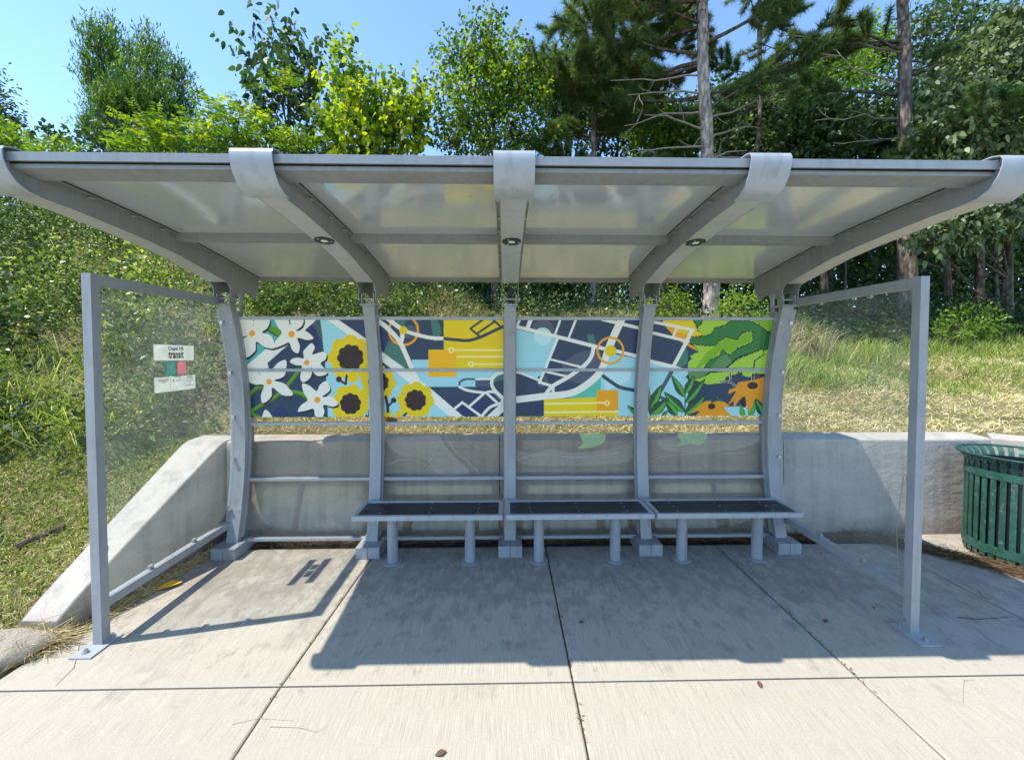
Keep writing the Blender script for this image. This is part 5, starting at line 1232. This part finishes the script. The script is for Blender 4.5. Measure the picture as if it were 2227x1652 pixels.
def seedling(x, y, D, lab, seed, n=7):
    r = np.random.default_rng(seed); c = at(x, y, D); b = np.array((c[0], D, gz(c[0], D))); root = tag(empty('pine_seedling', tuple(b)), lab, 'seedling', 'pine seedlings at the edge of the wood'); m = MB(); P_, D_ = [], []
    for k in range(n):
        a = r.uniform(0, 6.28); tip = c + np.array((math.cos(a) * .28, math.sin(a) * .28, r.uniform(-.1, .22))); m.tube([b, (b + tip) / 2 + (0, 0, .08), tip], [.012, .008, .005], 5)
        q = unit(r.normal(size=(70, 3)) * .8 + (0, 0, .7)); P_.append(np.repeat(tip[None], 70, 0)); D_.append(q)
    m.build('stem', M['bark'], root); P_, D_ = np.concatenate(P_), np.concatenate(D_)
    leaf_mesh('needles', P_, D_, .2 * r.uniform(.7, 1.1, len(P_)), .010, .8 + r.normal(size=len(P_)) * .15, L['needle'], 'needle', .2, root)
seedling(2060, 745, 7.6, 'pine seedling with spiky green tufts right of the right screen post', 301)

# ================================================================ litter on the ground
def straw(name, lab, n, path, wd, seed, mat='straw', ln=(.05, .14), hz=.012, cat='pine straw'):
    r = np.random.default_rng(seed); path = np.array(path, float); f = r.uniform(0, len(path) - 1.001, n); i = f.astype(int); t = (f - i)[:, None]
    p = path[i] * (1 - t) + path[i + 1] * t; p = p + r.normal(size=(n, 2)) * wd * (.5 + .6 * np.sin(f * 5.0) ** 2)[:, None]
    k = p[:, 1] < 3.885; p = p[k]; n = len(p)
    P_ = np.stack([p[:, 0], p[:, 1], np.abs(r.normal(size=n)) * hz + .001], 1); D_ = np.stack([r.normal(size=n), r.normal(size=n), np.abs(r.normal(size=n)) * .12], 1)
    o = leaf_mesh(name, P_, D_, r.uniform(*ln, n), .004, .45 + r.normal(size=n) * .25, L[mat], 'blade', .02); tag(o, kind='stuff'); o['label'] = lab; o['category'] = cat
straw('pine_straw', 'drift of brown pine straw across the walk to the litter bin', 5200, [(3.25, 3.85), (3.5, 3.74), (3.75, 3.50), (3.98, 3.25), (4.15, 3.02), (4.4, 2.75)], .05, 61, hz=.02)
straw('leaf_debris', 'brown debris along the foot of the wall behind the shelter', 5200, [(-2.6, 3.80), (-1, 3.81), (1, 3.80), (2.6, 3.81), (3.3, 3.84)], .04, 62, cat='debris')
straw('wing_debris', 'dry grass and debris along the foot of the wing wall', 2400, [(-2.75, 2.62), (-2.71, 3.0), (-2.66, 3.4), (-2.60, 3.78)], .035, 63, mat='dry', cat='debris')
for q_, pth in enumerate(([(-1.238, -.9), (-1.238, 2.1), (-1.20, 3.65)], [(.322, 1.2), (.322, 3.68)], [(1.882, 2.0), (1.882, 3.68)])): straw('joint_debris', 'specks of grass and grit caught in a paving joint', 130, pth, .003, 80 + q_, ln=(.008, .03), hz=.003, cat='debris')
straw('walk_debris', 'small bits of straw scattered on the shaded walk under the benches', 420, [(-1.5, 3.5), (0, 3.45), (1.5, 3.5), (3.0, 3.5)], .22, 90, ln=(.012, .05), hz=.002, cat='debris')
straw('nose_debris', 'dry stems heaped around the nose of the wing wall', 1300, [(-3.02, 2.50), (-2.85, 2.46), (-2.76, 2.50), (-3.0, 2.38)], .05, 64, mat='dry', ln=(.06, .2), hz=.04, cat='debris')
def twig(name, pts, r_, lab, cat='twig', mat='bark', taper=True):
    m = MB(); m.tube(pts, [r_ * (1 - .6 * i / (len(pts) - 1)) for i in range(len(pts))] if taper else r_, 6); return tag(m.build(name, M[mat], smooth=True), lab, cat)
def g3(x, y, z=.004): 
    rr = ray(x, y); t = (z - CAM['h']) / rr[2]; return np.array((CAM['x'] + rr[0] * t, rr[1] * t, z))
q = [at(38, 1284, 2.95), at(90, 1262, 3.03), at(145, 1236, 3.12)]; q = [np.array((p[0], p[1], gz(p[0], p[1]) + .03)) for p in q]
twig('fallen_branch', q, .016, 'dark fallen branch lying in the mown grass left of the wing wall', 'branch', taper=False)
twig('twig', [g3(2249 * .8904, 1546 * .8904) if False else g3(2082, 1341), g3(2125, 1345), g3(2165, 1343), g3(2200, 1340)], .0026, 'thin curved twig on the shaded walk right of the right screen post')
twig('twig', [g3(2127, 1284), g3(2136, 1296), g3(2152, 1302)], .0026, 'short dark twig on the shaded walk between the right screen post and the bin')
twig('twig', [g3(505, 1573), g3(560, 1560), g3(640, 1565)], .0013, 'pale dry stem on the sunlit walk at the bottom left', mat='stem')
twig('twig', [g3(585, 1578), g3(650, 1580), g3(690, 1590), g3(712, 1575)], .0013, 'dry stem curling beside the bottom-left slab joint', mat='stem')
twig('twig', [g3(172, 1400), g3(160, 1450), g3(120, 1490)], .0025, 'long dry grass stem in front of the left base plate', mat='stem')
twig('twig', [g3(2094, 1524), g3(2093, 1500), g3(2096, 1478), g3(2121, 1476)], .0018, 'bent dry stem on the sunlit walk at lower right', mat='stem')
def small_leaf(x, y, s, c, lab, rz, z=.004, mat=None):
    p = g3(x, y, .002); m = MB(); n = 7; top = []; 
    pr = [(0, 0), (.25, .22), (.6, .3), (.85, .15), (1.05, 0), (.85, -.15), (.6, -.28), (.25, -.2)]
    vs = [(a * s * math.cos(rz) - b * s * math.sin(rz) + p[0], a * s * math.sin(rz) + b * s * math.cos(rz) + p[1], .002 + .12 * s * abs(b) * 3 + .1 * s * a * a) for a, b in pr]
    k = len(vs); vs += [(v[0], v[1], v[2] + .0012) for v in vs]
    m.add(vs, [list(range(k))[::-1], list(range(k, 2 * k))] + [(i, (i + 1) % k, k + (i + 1) % k, k + i) for i in range(k)])
    return tag(m.build('fallen_leaf', mat), lab, 'leaf', 'fallen leaves on the walk')
ylw = flat('yellow_leaf', (.75, .42, .03), .6); brn = flat('brown_leaf', (.12, .07, .045), .8)
small_leaf(335, 1283, .16, None, 'yellow fallen leaf at the foot of the left screen', .5, mat=ylw)
small_leaf(945, 1642, .05, None, 'small brown leaf at the bottom centre of the walk', .3, mat=brn)
small_leaf(1655, 1496, .045, None, 'brown curled leaf on the sunlit walk below the right bench', 1.3, mat=brn)
small_leaf(1258, 1353, .035, None, 'small dark leaf in the shade right of the middle joint', .2, mat=brn)
small_leaf(1792, 1353, .045, None, 'dark leaf on the shaded walk left of the right screen base plate', .6, mat=brn)
small_leaf(1900, 1323, .025, None, 'dark dead leaf inside the right side screen', .9, mat=brn)
# red scrap behind the wall
b = at(842, 938, 4.5); z0 = gz(b[0], 4.5); m = MB()
m.lathe([(.0, z0 + .005), (.045, z0 + .005), (.055, z0 + .11), (.052, z0 + .11), (.043, z0 + .012), (0, z0 + .01)], (b[0], 4.42), 20)
tag(m.build('cup', M['red'], smooth=True), 'red plastic cup lying in the grass behind the wall', 'cup')
